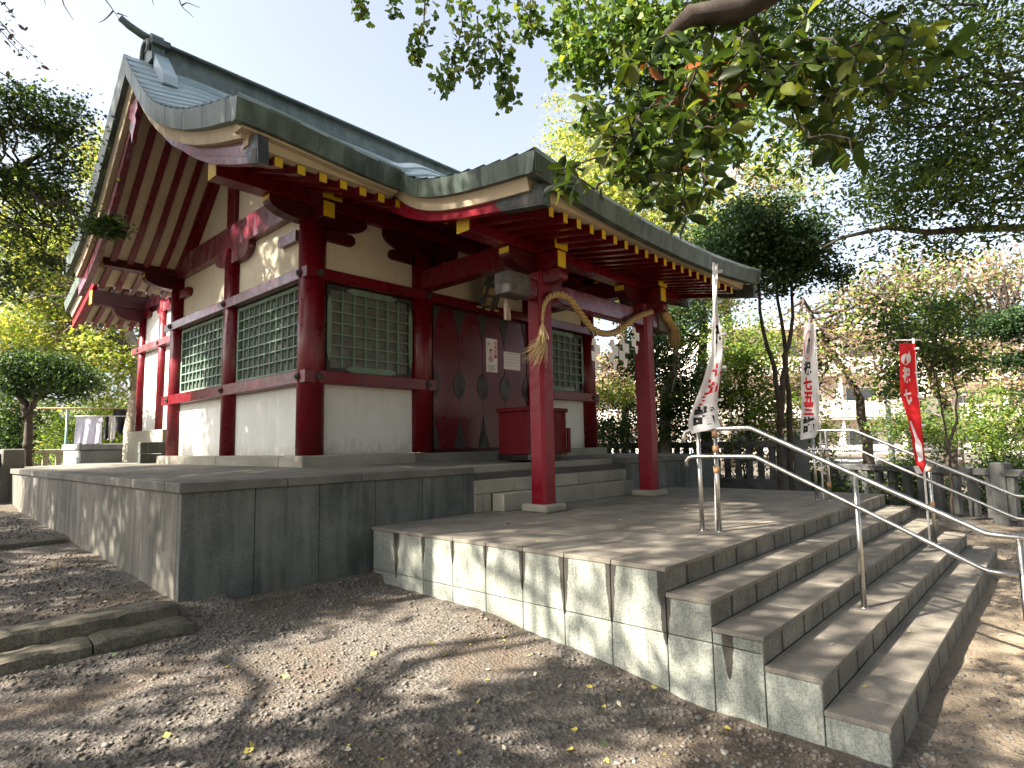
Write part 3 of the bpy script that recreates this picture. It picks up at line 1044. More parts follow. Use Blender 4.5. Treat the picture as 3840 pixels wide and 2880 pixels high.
# ridge
RID = prism('ridge', [(3.99, 5.80), (4.41, 5.80), (4.41, 5.96), (4.36, 5.97), (4.36, 6.08), (3.99 + .05, 6.08), (4.04, 5.97), (3.99, 5.96)][::-1], 0, .92, 9.44, CU_B, ROOF)
prism('ridge_band', [(4.07, 6.08), (4.33, 6.08), (4.33, 6.21), (4.07, 6.21)][::-1], 0, .90, 9.46, CU_B, RID)
prism('ridge_cap', [(3.98, 6.212), (4.42, 6.212), (4.43, 6.24), (4.32, 6.31), (4.08, 6.31), (3.97, 6.24)][::-1], 0, .86, 9.5, CU_B, RID)
for xa, sg in ((.74, 1), (9.62, -1)):
    a, b = sorted((xa, xa + sg * .17))
    pl = [(3.96, 5.92), (3.98, 6.25), (4.06, 6.36), (4.34, 6.36), (4.42, 6.25), (4.44, 5.92)]
    rdg = prism('ridge_end_ornament', pl[::-1], 0, a, b, CU_B, ROOF)
    prism('ornament_leg', [(3.97, 6.02), (3.52, 5.50), (3.50, 5.36), (3.60, 5.36), (3.97, 5.78)], 0, a + .03, b + .05, CU_R, rdg)
    prism('ornament_leg', [(4.43, 6.02), (4.88, 5.50), (4.90, 5.36), (4.80, 5.36), (4.43, 5.78)], 0, a + .03, b + .05, CU_R, rdg)
    prism('ornament_shoulder', [(3.92, 6.15), (4.48, 6.15), (4.48, 6.24), (3.92, 6.24)], 0, a - .01, b + .06, CU_B, rdg)
    q = xa + sg * .1
    tube('ornament_curl', [(xa - sg * .02, 4.2 + .16 * math.cos(t), 6.12 + .16 * math.sin(t)) for t in np.linspace(-.3, 3.4, 12)], .035, CU_B, rdg, 6)
    tube('ridge_horn', [(q, 4.2, 6.33), (xa - sg * .08, 4.2, 6.36), (xa - sg * .24, 4.2, 6.41), (xa - sg * .36, 4.2, 6.47)], [.06, .058, .055, .05], CU_B, rdg, 10)

# ---- gable timbers, purlins and brackets
def boat(name, a0, a1, z0, z1, ax, b0, b1, mat, parent, r=.28):
    """boat-shaped bracket arm along an axis"""
    n = 7
    L = a1 - a0
    e = L * r
    left = [(a0 + e * (1 - math.cos(t)), z1 - .06 - (z1 - z0 - .06) * math.sin(t)) for t in np.linspace(0, math.pi / 2, n)]
    right = [(a1 - (p[0] - a0), p[1]) for p in left[::-1]]
    poly = [(a0, z1)] + left + right + [(a1, z1)]
    if ax == 'y': return prism(name, poly, 0, b0, b1, mat, parent)
    return prism(name, poly, 1, b0, b1, mat, parent)


def scroll(name, a0, a1, z0, z1, ax, b0, b1, mat, parent):
    """bracket with a rounded bull-nose (kibana) at a1"""
    sg = 1 if a1 > a0 else -1
    h = z1 - z0
    arc = [(a1 - sg * h / 2 + sg * h / 2 * math.cos(t), (z0 + z1) / 2 + h / 2 * math.sin(t)) for t in np.linspace(math.pi / 2, -math.pi / 2, 8)]
    poly = [(a0, z1)] + arc + [(a0, z0)]
    return prism(name, poly, 0 if ax == 'y' else 1, b0, b1, mat, parent)


for sgn in (0, 1):
    m = (lambda v: v) if sgn == 0 else (lambda v: 2 * XC - v)
    def bxm(name, x0, x1, *r, **k):
        a, b = sorted((m(x0), m(x1)))
        return box(name, a, b, *r, **k)
    # gable wall beam, king post, bracket on the middle pillar
    bxm('gable_beam', 1.99, 2.13, 1.45, 6.95, 3.40, 3.79, REDF if sgn == 0 else RED, HALL)
    bxm('gable_post', 2.03, 2.13, 4.11, 4.40, 3.79, 5.32, RED, HALL)
    a, b = sorted((m(2.0), m(2.13)))
    boat('bracket_arm', 3.48, 4.74, 3.17, 3.398, 'y', a, b, REDF if sgn == 0 else RED, HALL)
    pl = [(1.5, 3.45), (6.9, 3.45), (6.5, 3.62), (5.5, 4.27), (4.9, 4.8), (4.2, 5.52), (3.45, 4.8), (2.9, 4.33), (2.45, 4.05), (1.8, 3.72)]
    a, b = sorted((m(2.10), m(2.14)))
    prism('gable_wall', pl[::-1], 0, a, b, PLAS, HALL)
    # rake timbers lying under the roof on the gable wall
    for pr, k in ((fp, 0), (rp, 0)):
        u = under(pr[18:], .43)
        a, b = sorted((m(2.0), m(2.10)))
        strip('rake_timber', np.stack([np.full(len(u), a), u[:, 0], u[:, 1]], -1), np.stack([np.full(len(u), a), u[:, 0], u[:, 1] - .13], -1), (b - a, 0, 0), RED, HALL)
    # boat brackets and bull-noses under the purlins, front and back
    for yc in (1.80, 6.60):
        a, b = sorted((m(1.48), m(2.9)))
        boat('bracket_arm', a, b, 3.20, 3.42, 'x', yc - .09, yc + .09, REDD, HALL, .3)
        if sgn == 0:
            box('bracket_tip', 1.474, 1.479, yc - .09, yc + .09, 3.36, 3.418, YEL, HALL, c=0)
    a, b = sorted((m(2.04), m(2.20)))
    box('bracket_arm', a, b, 1.40, 1.70, 3.20, 3.41, REDD, HALL)
    box('bracket_tip', a + .003, b - .003, 1.393, 1.399, 3.205, 3.405, YEL, HALL, c=0)
    scroll('bull_nose', 2.1, 2.62, 3.05, 3.20, 'y', *sorted((m(2.03), m(2.19))), REDF if sgn == 0 else RED, HALL)
    a, b = sorted((m(2.04), m(2.32)))
    box('beam_end', a, b, 1.42, 1.68, 3.45, 3.57, REDD, HALL)
    box('bracket_tip', a + .003, b - .003, 1.413, 1.419, 3.455, 3.565, YEL, HALL, c=0)
    scroll('bull_nose', 6.5, 6.0, 3.03, 3.19, 'y', *sorted((m(2.03), m(2.19))), RED, HALL)
for y0, y1 in ((1.68, 1.92), (6.48, 6.72)):
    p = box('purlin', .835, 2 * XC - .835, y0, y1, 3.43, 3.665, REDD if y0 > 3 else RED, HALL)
    box('purlin_end', .828, .834, y0 + .004, y1 - .004, 3.434, 3.661, YEL, p, c=0)
box('purlin', .85, 2 * XC - .85, 4.08, 4.32, 5.22, 5.45, REDD, HALL)
for x in (3.92, 6.44):
    boat('bracket_arm', x - .72, x + .72, 3.16, 3.42, 'x', 1.72, 1.88, REDD, HALL, .3)
    scroll('bull_nose', x - .2, x + .62, 3.0, 3.15, 'x', 1.73, 1.87, REDD, HALL)
    scroll('bull_nose', x + .2, x - .62, 3.0, 3.15, 'x', 1.73, 1.87, REDD, HALL)
scroll('bull_nose', 2.2, 2.72, 3.02, 3.18, 'x', 1.72, 1.88, REDD, HALL)

# ---- porch: posts, beams, brackets and roof
for x in (3.92, 6.45):
    h, c = .122, .04
    y = -.57
    oc = [(x - h + c, y - h), (x + h - c, y - h), (x + h, y - h + c), (x + h, y + h - c), (x + h - c, y + h), (x - h + c, y + h), (x - h, y + h - c), (x - h, y - h + c)]
    prism('porch_post', oc, 2, -.46, 2.40, REDW, HALL)
    box('post_base', x - .20, x + .20, y - .20, y + .20, ZL, -.458, ST_B, HALL, c=.02)
    box('porch_beam', x - .1, x + .1, -.45, 1.72, 2.60, 2.91, RED, HALL, c=.015)          # runs back to the hall pillar
    boat('porch_bracket', x - .60, x + .60, 2.40, 2.62, 'x', -.62, -.46, REDD, HALL, .3)
    box('bracket_tip', x - .606, x - .601, -.618, -.462, 2.545, 2.618, YEL, HALL, c=0)
    boat('porch_bracket', -.94, -.2, 2.40, 2.62, 'y', x - .08, x + .08, RED, HALL, .25)
    box('porch_bracket', x - .13, x + .13, -.94, -.30, 2.632, 2.82, RED, HALL)
    box('bracket_tip', x - .075, x + .075, -.947, -.941, 2.41, 2.612, YEL, HALL, c=0)
    box('bracket_tip', x - .125, x + .125, -.947, -.941, 2.636, 2.816, YEL, HALL, c=0)
    scroll('bull_nose', -.60, -.98, 2.24, 2.395, 'y', x - .07, x + .07, RED, HALL)
box('porch_tie_beam', 4.045, 6.325, -.66, -.49, 2.045, 2.31, REDF, HALL, c=.02)
for x0, x1 in ((3.24, 3.62), (6.75, 7.13)):
    box('capped_beam_end', x0, x1, -.69, -.44, 2.03, 2.30, GREY, HALL, c=.012)
for x0, x1 in ((3.62, 3.795), (6.575, 6.75)):
    box('porch_tie_beam', x0 + .001, x1 - .001, -.67, -.46, 2.045, 2.29, REDF, HALL, c=.03)
pk = box('porch_purlin', 2.67, 2 * XC - 2.67, -.63, -.42, 2.64, 2.82, RED, HALL)
box('purlin_end', 2.663, 2.669, -.626, -.424, 2.644, 2.816, YEL, pk, c=0)

PP = [(-1.876, 3.006), (-1.58, 3.03), (-1.27, 3.062), (-.98, 3.095), (-.69, 3.137), (-.45, 3.185), (-.22, 3.25), (.0, 3.345), (.194, 3.479), (.32, 3.59), (.46, 3.70)]
pp = resample(PP, 45)
QX0, QX1 = 2.34, 8.02
Py = pp[:, 0]


def sag(x):
    u = np.clip(np.abs(x - XC) / 2.84, 0, 1)
    return -.165 * (1 - u ** 2.2)


def porch_dz(x, t):
    y = np.interp(t, np.linspace(0, 1, len(pp)), Py)
    w = np.clip((.25 - y) / 2.13, 0, 1) ** 1.5
    d = np.minimum(x - QX0, QX1 - x)
    return sag(x) * w + .13 * smooth01(d / .5) * smooth01((y + 1.75) / .9)


PROOF = box('porch_roof', 2.9, 7.4, .2, .6, 3.30, 3.34, REDD, HALL, c=0)
qx = axis([(QX0, 2.9, .07), (2.9, 7.46, .19), (7.46, QX1, .07)])
courses('copper_course', pp, qx, porch_dz, CU_R, PROOF, 11)
vp = pp[:41]
for xx, sg in ((QX0, 1), (QX1, -1)):
    verge(vp, xx, .19, .10 * sg, CU_F, PROOF, 'verge_plate', 9, .03 * sg, -.004)
    verge(vp[3:], xx + .08 * sg, .16, .12 * sg, CREAM, PROOF, 'verge_board', 2, .05 * sg, .15)
    zt_ = resample([(-1.80, 2.735), (-1.0, 2.865), (-.4, 2.985), (.05, 3.13), (.5, 3.35)], 16)
    zb_ = resample([(-1.80, 2.545), (-1.05, 2.665), (-.5, 2.755), (-.1, 2.85), (.3, 3.0), (.62, 3.17)], 16)
    a, b = sorted((xx + .17 * sg, xx + .26 * sg))
    strip('barge_board', np.stack([np.full(16, a), zt_[:, 0], zt_[:, 1]], -1), np.stack([np.full(16, a), zb_[:, 0], zb_[:, 1]], -1), (b - a, 0, 0), REDW if sg > 0 else RED, PROOF)
    prism('barge_cap', [(-1.83, 2.535), (-1.28, 2.622), (-1.18, 2.72), (-1.33, 2.822), (-1.83, 2.742)], 0, a - .008, b + .008, CAPD, PROOF)
    if sg > 0:
        prism('barge_plate', [(-1.74, 2.57), (-1.40, 2.625), (-1.42, 2.69), (-1.74, 2.64)], 0, a - .012, a - .007, GREY, PROOF)
pz = lambda x: 3.008 + sag(x)
eave(QX0, QX1, 48, -1.876, pz, .205, .09, CU_F, PROOF, 'eave_plate', 12)
eave(QX0 + .1, QX1 - .1, 32, -1.80, lambda x: pz(x) - .05, .10, .17, CREAM, PROOF, 'eave_board', 4, .03)
ed_ = np.linspace(QX0 + .2, QX1 - .2, 5)
for a, b in zip(ed_, ed_[1:]):
    xx = np.linspace(a, b, 9)
    strip('eave_board', np.stack([xx, np.full(9, -1.70), pz(xx) - .10], -1), np.stack([xx, np.full(9, -1.66), np.full(9, 2.694)], -1), (0, .10, 0), CREAM, PROOF)
Pu = np.array([(y, z) for y, z in zip(*pp.T)])
rows = []
for x in qx[2:-2:2]:
    yy = np.linspace(-1.6, .45, 12)
    zz = np.interp(yy, Pu[:, 0], Pu[:, 1]) - .27 + sag(np.array([x]))[0] * np.clip((.25 - yy) / 2.13, 0, 1) ** 1.5 * .6
    rows.append(np.stack([np.full(12, x), yy, zz], -1))
V, F = gridg(np.array(rows))
mk('soffit', V, F, CREAM, PROOF)
for i in range(20):
    x = 2.905 + .2395 * i
    yy = np.linspace(-1.6, .5, 9)
    s_ = sag(np.array([x]))[0]
    zz = np.interp(yy, Pu[:, 0], Pu[:, 1]) - .275 + s_ * np.clip((.25 - yy) / 2.13, 0, 1) ** 1.5 * .55
    zz[0] = min(zz[0], 2.69); zz[1] = min(zz[1], 2.74)
    t = np.stack([np.full(9, x - .036), yy, zz], -1)
    r = strip('rafter', t, t - np.array([0, 0, .105]), (.072, 0, 0), RED, PROOF)
    box('rafter_end', x - .035, x + .035, -1.6045, -1.6005, zz[0] - .103, zz[0] - .002, YEL, r, c=0)

# ------------------------------------------------------------------ rear hall
REAR = thing('rear_hall', 'white walled rear shrine building behind the red hall on a dark stone base', 'shrine', (5.18, 9.4, 0.0))
RX, RY1 = 2.42, 9.75
box('base_wall', 1.80, 8.0, 7.50, 7.62, .0, .205, ST_W, REAR, c=.01)
box('base_wall', 1.79, 8.0, 7.49, 7.62, .210, .432, ST_W, REAR, c=.01)
box('base_block', 2.2, 8.1, 7.63, 10.2, .02, .68, ST_B, REAR, c=.01)
for y in (7.6, 8.42, RY1):
    tube('pillar', [(RX, y, .68), (RX, y, 3.4)], .12, RED, REAR, 14)
for a, b in ((7.66, 8.35), (8.49, 9.68)):
    for z0, z1 in ((.68, 2.42), (2.57, 3.3)):
        box('wall_panel', RX - .01, RX + .04, a, b, z0, z1, PLASL, REAR, c=0)
box('wall_panel', RX, 8.0, RY1 - .02, RY1 + .02, .68, 3.3, PLASL, REAR, c=0)
box('tie_beam', RX - .14, RX - .03, 7.4, 10.15, 2.42, 2.57, REDF, REAR)
box('tie_beam_end', RX - .142, RX - .028, 10.151, 10.156, 2.422, 2.568, WHITEP, REAR, c=0)
for y in (8.42, RY1): 
    b = boxg(RX - .165, RX - .14, y - .035, y + .035, 2.46, 2.53, .01)
    mk('nail_cover', b[0], b[1], IRON, REAR)
p = box('purlin', 1.37, 8.9, RY1 - .1, RY1 + .12, 3.40, 3.70, REDD, REAR)
box('purlin_end', 1.363, 1.369, RY1 - .096, RY1 + .116, 3.404, 3.696, YEL, p, c=0)
boat('bracket_arm', 1.78, 2.9, 3.14, 3.39, 'x', RY1 - .08, RY1 + .08, REDD, REAR, .3)
scroll('bull_nose', 9.8, 9.25, 3.2, 3.38, 'y', RX - .08, RX + .06, RED, REAR)
scroll('bull_nose', 8.0, 8.75, 3.16, 3.36, 'y', RX - .08, RX + .06, REDF, REAR)
box('side_beam', RX - .07, RX + .05, 7.3, RY1, 3.40, 3.60, REDF, REAR)
RR = [(11.4, 3.68), (10.3, 4.08), (9.5, 4.40), (8.6, 4.84), (7.9, 5.22)]
rq = resample(RR, 25)
xs2 = axis([(1.2, 1.8, .2), (1.8, 8.6, 1.2), (8.6, 9.2, .2)])
RROOF = box('rear_roof', 2.0, 8.4, 8.2, 9.0, 4.2, 4.25, CREAM, REAR, c=0)
courses('copper_course', rq, xs2, lambda x, t: 0 * x, CU_R, RROOF, 12)
verge(rq, 1.2, .2, .1, CU_F, RROOF, 'verge_plate', 6, .03, -.004)
verge(rq, 1.29, .2, .12, CREAM, RROOF, 'verge_board', 1, .05, .14)
u = under(rq, .36)
V, F = gridg(np.array([np.stack([np.full(len(u), x), u[:, 0], u[:, 1]], -1) for x in (1.35, 5, 9.0)]))
mk('soffit', V, F, CREAM, RROOF)
for i in range(8):
    x = 1.5 + .25 * i
    t = np.stack([np.full(len(u), x), u[:, 0], u[:, 1]], -1)
    strip('rafter', t, t - np.array([0, 0, .1]), (.09, 0, 0), RED, RROOF)
strip('barge_board', np.stack([np.full(len(u), 1.38), u[:, 0], u[:, 1] + .02], -1), np.stack([np.full(len(u), 1.38), u[:, 0], u[:, 1] - .2], -1), (.08, 0, 0), REDW, RROOF)

# ------------------------------------------------------------------ furniture of the shrine
def onY(px, py, y):
    d = at(px, py, 1.0) - CAM
    t = (y - CAM[1]) / d[1]
    return CAM + t * d


def onV(px, py, base):
    """point on the upright plane through base that faces the viewer's side of the forecourt"""
    nrm = np.array([_sy, _cy, 0.0])
    d = at(px, py, 1.0) - CAM
    t = ((np.asarray(base) - CAM) @ nrm) / (d @ nrm)
    return CAM + t * d


REDB = paint('box_red', (.115, .003, .008), .2, .5, .05, spec=.2)
OB = thing('offering_box', 'red wooden offering box on black base behind the near porch post', 'offering box', (5.16, .65, .03))
x0, x1, y0, y1 = 4.68, 5.64, .34, .95
box('base', x0 + .01, x1 - .01, y0 + .01, y1 - .01, .03, .115, BLACK, OB)
box('body', x0 + .02, x1 - .02, y0 + .02, y1 - .02, .117, .74, REDB, OB)
box('rim', x0 - .005, x1 + .005, y0 - .005, y0 + .06, .742, .80, REDB, OB)
box('rim', x0 - .005, x1 + .005, y1 - .06, y1 + .005, .742, .80, REDB, OB)
box('rim', x0 - .005, x0 + .055, y0 + .061, y1 - .061, .742, .80, REDB, OB)
box('rim', x1 - .055, x1 + .005, y0 + .061, y1 - .061, .742, .80, REDB, OB)
for i in range(8):
    xx = x0 + .12 + i * (x1 - x0 - .24) / 7
    prism('slat', [(xx - .04, .78), (xx, .80), (xx + .04, .78), (xx, .755)], 1, y0 + .061, y1 - .061, REDB, OB)
for xx in (x0 - .03, x1 - .03):
    box('carrying_bar', xx, xx + .06, y0 - .03, y0 + .018, .12, .50, REDB, OB)

# plaque over the door
PQ = thing('shrine_plaque', 'black shrine name plaque with gilt characters and gold frame hung over the door', 'plaque', (5.16, 1.5, 2.8))
def pq(a, b, c):      # a across, b up, c out of the tilted plaque
    tl = math.radians(25)
    return np.array([5.15 + a, 1.50 - b * math.sin(tl) - c * math.cos(tl), 2.80 + b * math.cos(tl) - c * math.sin(tl)])
def pqbox(name, a0, a1, b0, b1, c0, c1, mat, ch=.004):
    V, F = boxg(a0, a1, b0, b1, c0, c1, ch)
    return mk(name, [pq(*v) for v in V], [f[::-1] for f in F], mat, PQ)
pqbox('board', -.17, .17, -.27, .27, 0, .03, BLACK)
for q in ((-.20, .20, .255, .30), (-.20, .20, -.30, -.255), (-.205, -.165, -.254, .254), (.165, .205, -.254, .254)):
    pqbox('frame', *q, .031, .06, BLACK)
for q in ((-.168, .168, .236, .244), (-.168, .168, -.244, -.236), (-.158, -.150, -.235, .235), (.150, .158, -.235, .235)):
    pqbox('gilt_line', *q, .0305, .036, GOLD, .001)
for bx_, by_ in [(sx * .20, sy * .29) for sx in (-1, 1) for sy in (-1, 1)] + [(0, -.30), (0, .30), (-.2, 0), (.2, 0)]:
    for dx in ((-.05, 0, .05) if abs(by_) > .1 else (0,)):
        ddy = (-.04, 0, .04) if abs(by_) < .1 else (0,)
        for dy in ddy:
            pqbox('gilt_mount', bx_ + dx * .8 - .02, bx_ + dx * .8 + .02, by_ + dy - .02, by_ + dy + .02, .0605, .075, GOLD, .008)
for ch, b in (('八', .17), ('幡', .0), ('宮', -.165)):
    V, F = text_geo(ch, .13, .003)
    if len(V):
        mk('gilt_letter', [pq(v[0] * 1.15, b + v[1], .036) for v in V], F, GOLD, PQ)

TS = thing('hanging_tassel', 'small cream and red cord tassel hanging in sunlight beside the black plaque', 'tassel', (3.93, 0, 2.23))
tube('cord', [(3.93, 0, 2.60), (3.93, 0, 2.23)], .008, STRAWL, TS, 6)
tube('knot', [(3.93, 0, 2.25), (3.93, 0, 2.22), (3.93, 0, 2.19)], [.02, .034, .02], paint('tassel_pink', (.62, .38, .30)), TS, 8)
TSC = paint('tassel_cream', (.72, .60, .50), .4, .8, 0, dscale=60)
for dx in (-.018, .02):
    tube('skirt', [(3.93, 0, 2.20), (3.93 + dx, 0, 2.08), (3.93 + dx * 1.7, -.01, 1.90)], [.022, .03, .024], TSC, TS, 8)

# notices on the doors
def poster(label, x0, x1, z0, z1):
    o = box('notice_poster', x0, x1, 1.7105, 1.7135, z0, z1, PAPER, None, c=.0005, origin=((x0 + x1) / 2, 1.712, z0))
    tag(o, label, 'poster', 'paper notices on the shrine door')
    return o
PO = poster('tall white festival poster with red writing and a drawn child on the door', 5.24, 5.51, 1.48, 2.05)
def ptext(par, ch, x, z, s, mat, bold=.004, nm='printed_word'):
    V, F = text_geo(ch, s, bold)
    if len(V):
        mk(nm, [(x + v[0], 1.7098, z + v[1]) for v in V], F, mat, par)
for i, ch in enumerate('七五三詣'):
    ptext(PO, ch, 5.465, 1.985 - i * .075, .066, INKR)
def blob(par, pts, mat, nm='drawing', y=1.7098):
    V = [(a, y, b) for a, b in pts]
    return mk(nm, V, [list(range(len(V)))[::-1]], mat, par)
blob(PO, [(5.27, 2.0), (5.30, 1.96), (5.33, 2.0), (5.32, 1.94), (5.28, 1.93)], INKG)
blob(PO, [(5.35 + .045 * math.cos(t), 1.80 + .055 * math.sin(t)) for t in np.linspace(0, 6.28, 13)[:-1]], paint('print_skin', (.62, .42, .36)))
blob(PO, [(5.35 + .06 * math.cos(t), 1.70 + .06 * math.sin(t)) for t in np.linspace(0, 6.28, 13)[:-1]], paint('print_robe', (.52, .30, .30)), y=1.7095)
blob(PO, [(5.31, 1.83), (5.33, 1.87), (5.37, 1.875), (5.40, 1.83), (5.37, 1.845)], INKB, y=1.7092)
for i in range(6):
    blob(PO, [(5.27, 1.60 - i * .018), (5.27, 1.592 - i * .018), (5.48 - .03 * (i % 3), 1.592 - i * .018), (5.48 - .03 * (i % 3), 1.60 - i * .018)][::-1], INKG, 'printed_line')
PO2 = poster('wide white notice with small grey print on the door right of the poster', 5.67, 6.09, 1.56, 1.87)
for r_ in range(4):
    for c_ in range(6):
        xx, zz = 5.71 + c_ * .06, 1.80 - r_ * .055
        w = .02 + .012 * ((r_ * 7 + c_ * 5) % 3)
        blob(PO2, [(xx, zz), (xx, zz - .012), (xx + w, zz - .012), (xx + w, zz)][::-1], INKG, 'printed_line')
blob(PO2, [(5.73, 1.848), (5.73, 1.836), (6.02, 1.836), (6.02, 1.848)][::-1], INKG, 'printed_line')

# straw rope with paper streamers
RP_ = [(3.735, 1.66), (3.75, 1.82), (3.80, 1.98), (3.93, 2.09), (4.11, 2.135), (4.28, 2.11), (4.42, 2.03), (4.60, 1.90), (4.80, 1.785), (5.05, 1.755), (5.33, 1.81), (5.60, 1.94),
       (5.87, 2.08), (6.12, 2.18), (6.40, 2.27), (6.62, 2.33), (6.80, 2.33)]
SR = thing('sacred_rope', 'thick twisted straw rope with white paper streamers slung between the porch posts', 'rope', (5.2, -.76, 1.75))
rc = resample(RP_, 150)
rcen = np.stack([rc[:, 0], np.full(150, -.765), rc[:, 1]], -1)
s = np.r_[0, np.cumsum(np.linalg.norm(np.diff(rcen, axis=0), axis=1))]
rad = np.interp(s / s[-1], [0, .06, .16, .6, .9, 1], [.013, .018, .037, .040, .036, .031])
Tn = np.gradient(rcen, axis=0); Tn /= np.linalg.norm(Tn, axis=1)[:, None]
bn = np.tile([0, 1.0, 0], (150, 1)); nn = np.cross(Tn, bn)
for k in range(3):
    ph = s * 26 + k * 2.094
    P = rcen + rad[:, None] * .62 * (np.cos(ph)[:, None] * nn + np.sin(ph)[:, None] * bn)
    tube('strand', P, rad * .66, STRAW, SR, 8)
V_, F_ = [], []
for i in range(90):
    r1, r2 = RNG.random(), RNG.random()
    p0 = np.array([3.735 + RNG.normal(0, .012), -.765 + RNG.normal(0, .012), 1.68])
    L = .22 + .38 * r1
    side = RNG.normal(-.30, .24)
    p2 = p0 + np.array([side * L * 1.15, RNG.normal(0, .07), -L * (.95 - .25 * abs(side))])
    p1 = (p0 + p2) / 2 + np.array([.05 + RNG.normal(0, .015), 0, -.03 - .05 * r2])
    V_.append(tubeg([p0, p1, p2], [.004, .0035, .002], 4, False))
V, F = join(V_)
tag(mk('frayed_straw', V, F, STRAWL, SR), kind='stuff')
tube('binding', [(3.735, -.765, 1.70), (3.735, -.765, 1.675)], .02, STRAWL, SR, 8)
# knot and broom-like tail at the far end
tube('knot', [(6.78, -.74, 2.33), (6.88, -.74, 2.27), (6.98, -.74, 2.20)], [.05, .085, .06], STRAW, SR, 12)
V_ = []
for i in range(120):
    a = RNG.uniform(0, 6.28); r = .06 * math.sqrt(RNG.random())
    p0 = np.array([6.97 + r * math.cos(a), -.74 + r * math.sin(a), 2.20])
    p2 = np.array([7.14 + 1.5 * r * math.cos(a), -.74 + 1.5 * r * math.sin(a), 1.84 + RNG.normal(0, .015)])
    p1 = np.array([7.16 + 1.25 * r * math.cos(a), -.74 + 1.25 * r * math.sin(a), 2.08])
    V_.append(tubeg([p0, p1, p2], [.008, .009, .004], 4, False))
V, F = join(V_)
tag(mk('straw_tail', V, F, STRAW, SR), kind='stuff')
def shide(u, drop=0, tw=.3, sc=1.0):
    i = int(u * 149)
    c = rcen[i] - np.array([0, .05, rad[i] + drop])
    w, h = .11 * sc, .135 * sc
    tw = -.83 + .35 * (tw - .3)
    V, F = [], []
    quads = [((-.2, .0), (.15, .0), (.3, -.75), (-.4, -.7)), ((-.1, -.6), (.75, -.7), (.75, -1.7), (0, -1.6)), ((-.65, -1.35), (.2, -1.5), (.15, -2.5), (-.6, -2.35)), ((-.1, -2.2), (.6, -2.3), (.35, -3.3), (-.05, -3.1))]
    for k, q in enumerate(quads):
        b = len(V)
        for (p, z) in q:
            V.append(c + np.array([p * w * math.cos(tw + .2 * k), p * w * math.sin(tw + .2 * k) - .004 * k, z * h]))
        F.append([b, b + 3, b + 2, b + 1])
    mk('paper_streamer', V, F, PAPER, SR)
    tube('streamer_cord', [rcen[i], c + np.array([0, .0, .01])], .003, PAPER, SR, 5)
shide(.40, .12, .9, .95); shide(.52, .05, .3, 1.0); shide(.60, .08, -.2); shide(.70, .06, .5, .9)

# handrails
def handrail(x, label):
    t = thing('handrail', label, 'handrail', (x, -4.0, -1.0), 'stainless handrails on the stairs')
    r = .0205
    g0 = float(gz(x, -5.02))
    tube('rail', [(x, -2.63, .25), (x, -2.63, .31), (x, -2.655, .352), (x, -2.71, .372), (x, -3.24, .372), (x, -3.277, .366), (x, -3.31, .350), (x, -4.81, -.392), (x, -4.846, -.408), (x, -4.89, -.413), (x, -5.32, -.43)], r, STEEL, t, 12)
    tube('rail', [(x - .03, -2.66, .03), (x - .03, -2.66, .08), (x - .03, -2.69, .112), (x - .03, -2.74, .122), (x - .03, -3.28, .122), (x - .03, -3.313, .116), (x - .03, -3.345, .10), (x - .03, -4.80, -.640), (x - .03, -4.84, -.655), (x - .03, -4.885, -.66), (x - .03, -5.0, -.663)], r * .85, STEEL, t, 12)
    for y, z0, z1 in ((-2.774, ZL - .01, .36), (-2.938, ZL - .01, .36), (-4.06, -1.046, -.04), (-5.02, g0 - .05, -.43)):
        p = tube('post', [(x, y, z0), (x, y, z1)], r, STEEL, t, 12)
        if z0 > -1.2:
            tube('post_flange', [(x, y, z0 + .005), (x, y, z0 + .016)], .032, STEEL, p, 12)
    for y in (-2.774, -2.938):
        tube('bracket_hook', [(x, y, -.0), (x - .03, y, .02), (x - .03, y, .11)], .007, STEEL, t, 6)
    return t
HR1 = handrail(3.55, 'stainless steel double handrail nearest the viewer on the granite stairs')
HR2 = handrail(7.03, 'stainless steel double handrail on the far side of the granite stairs')


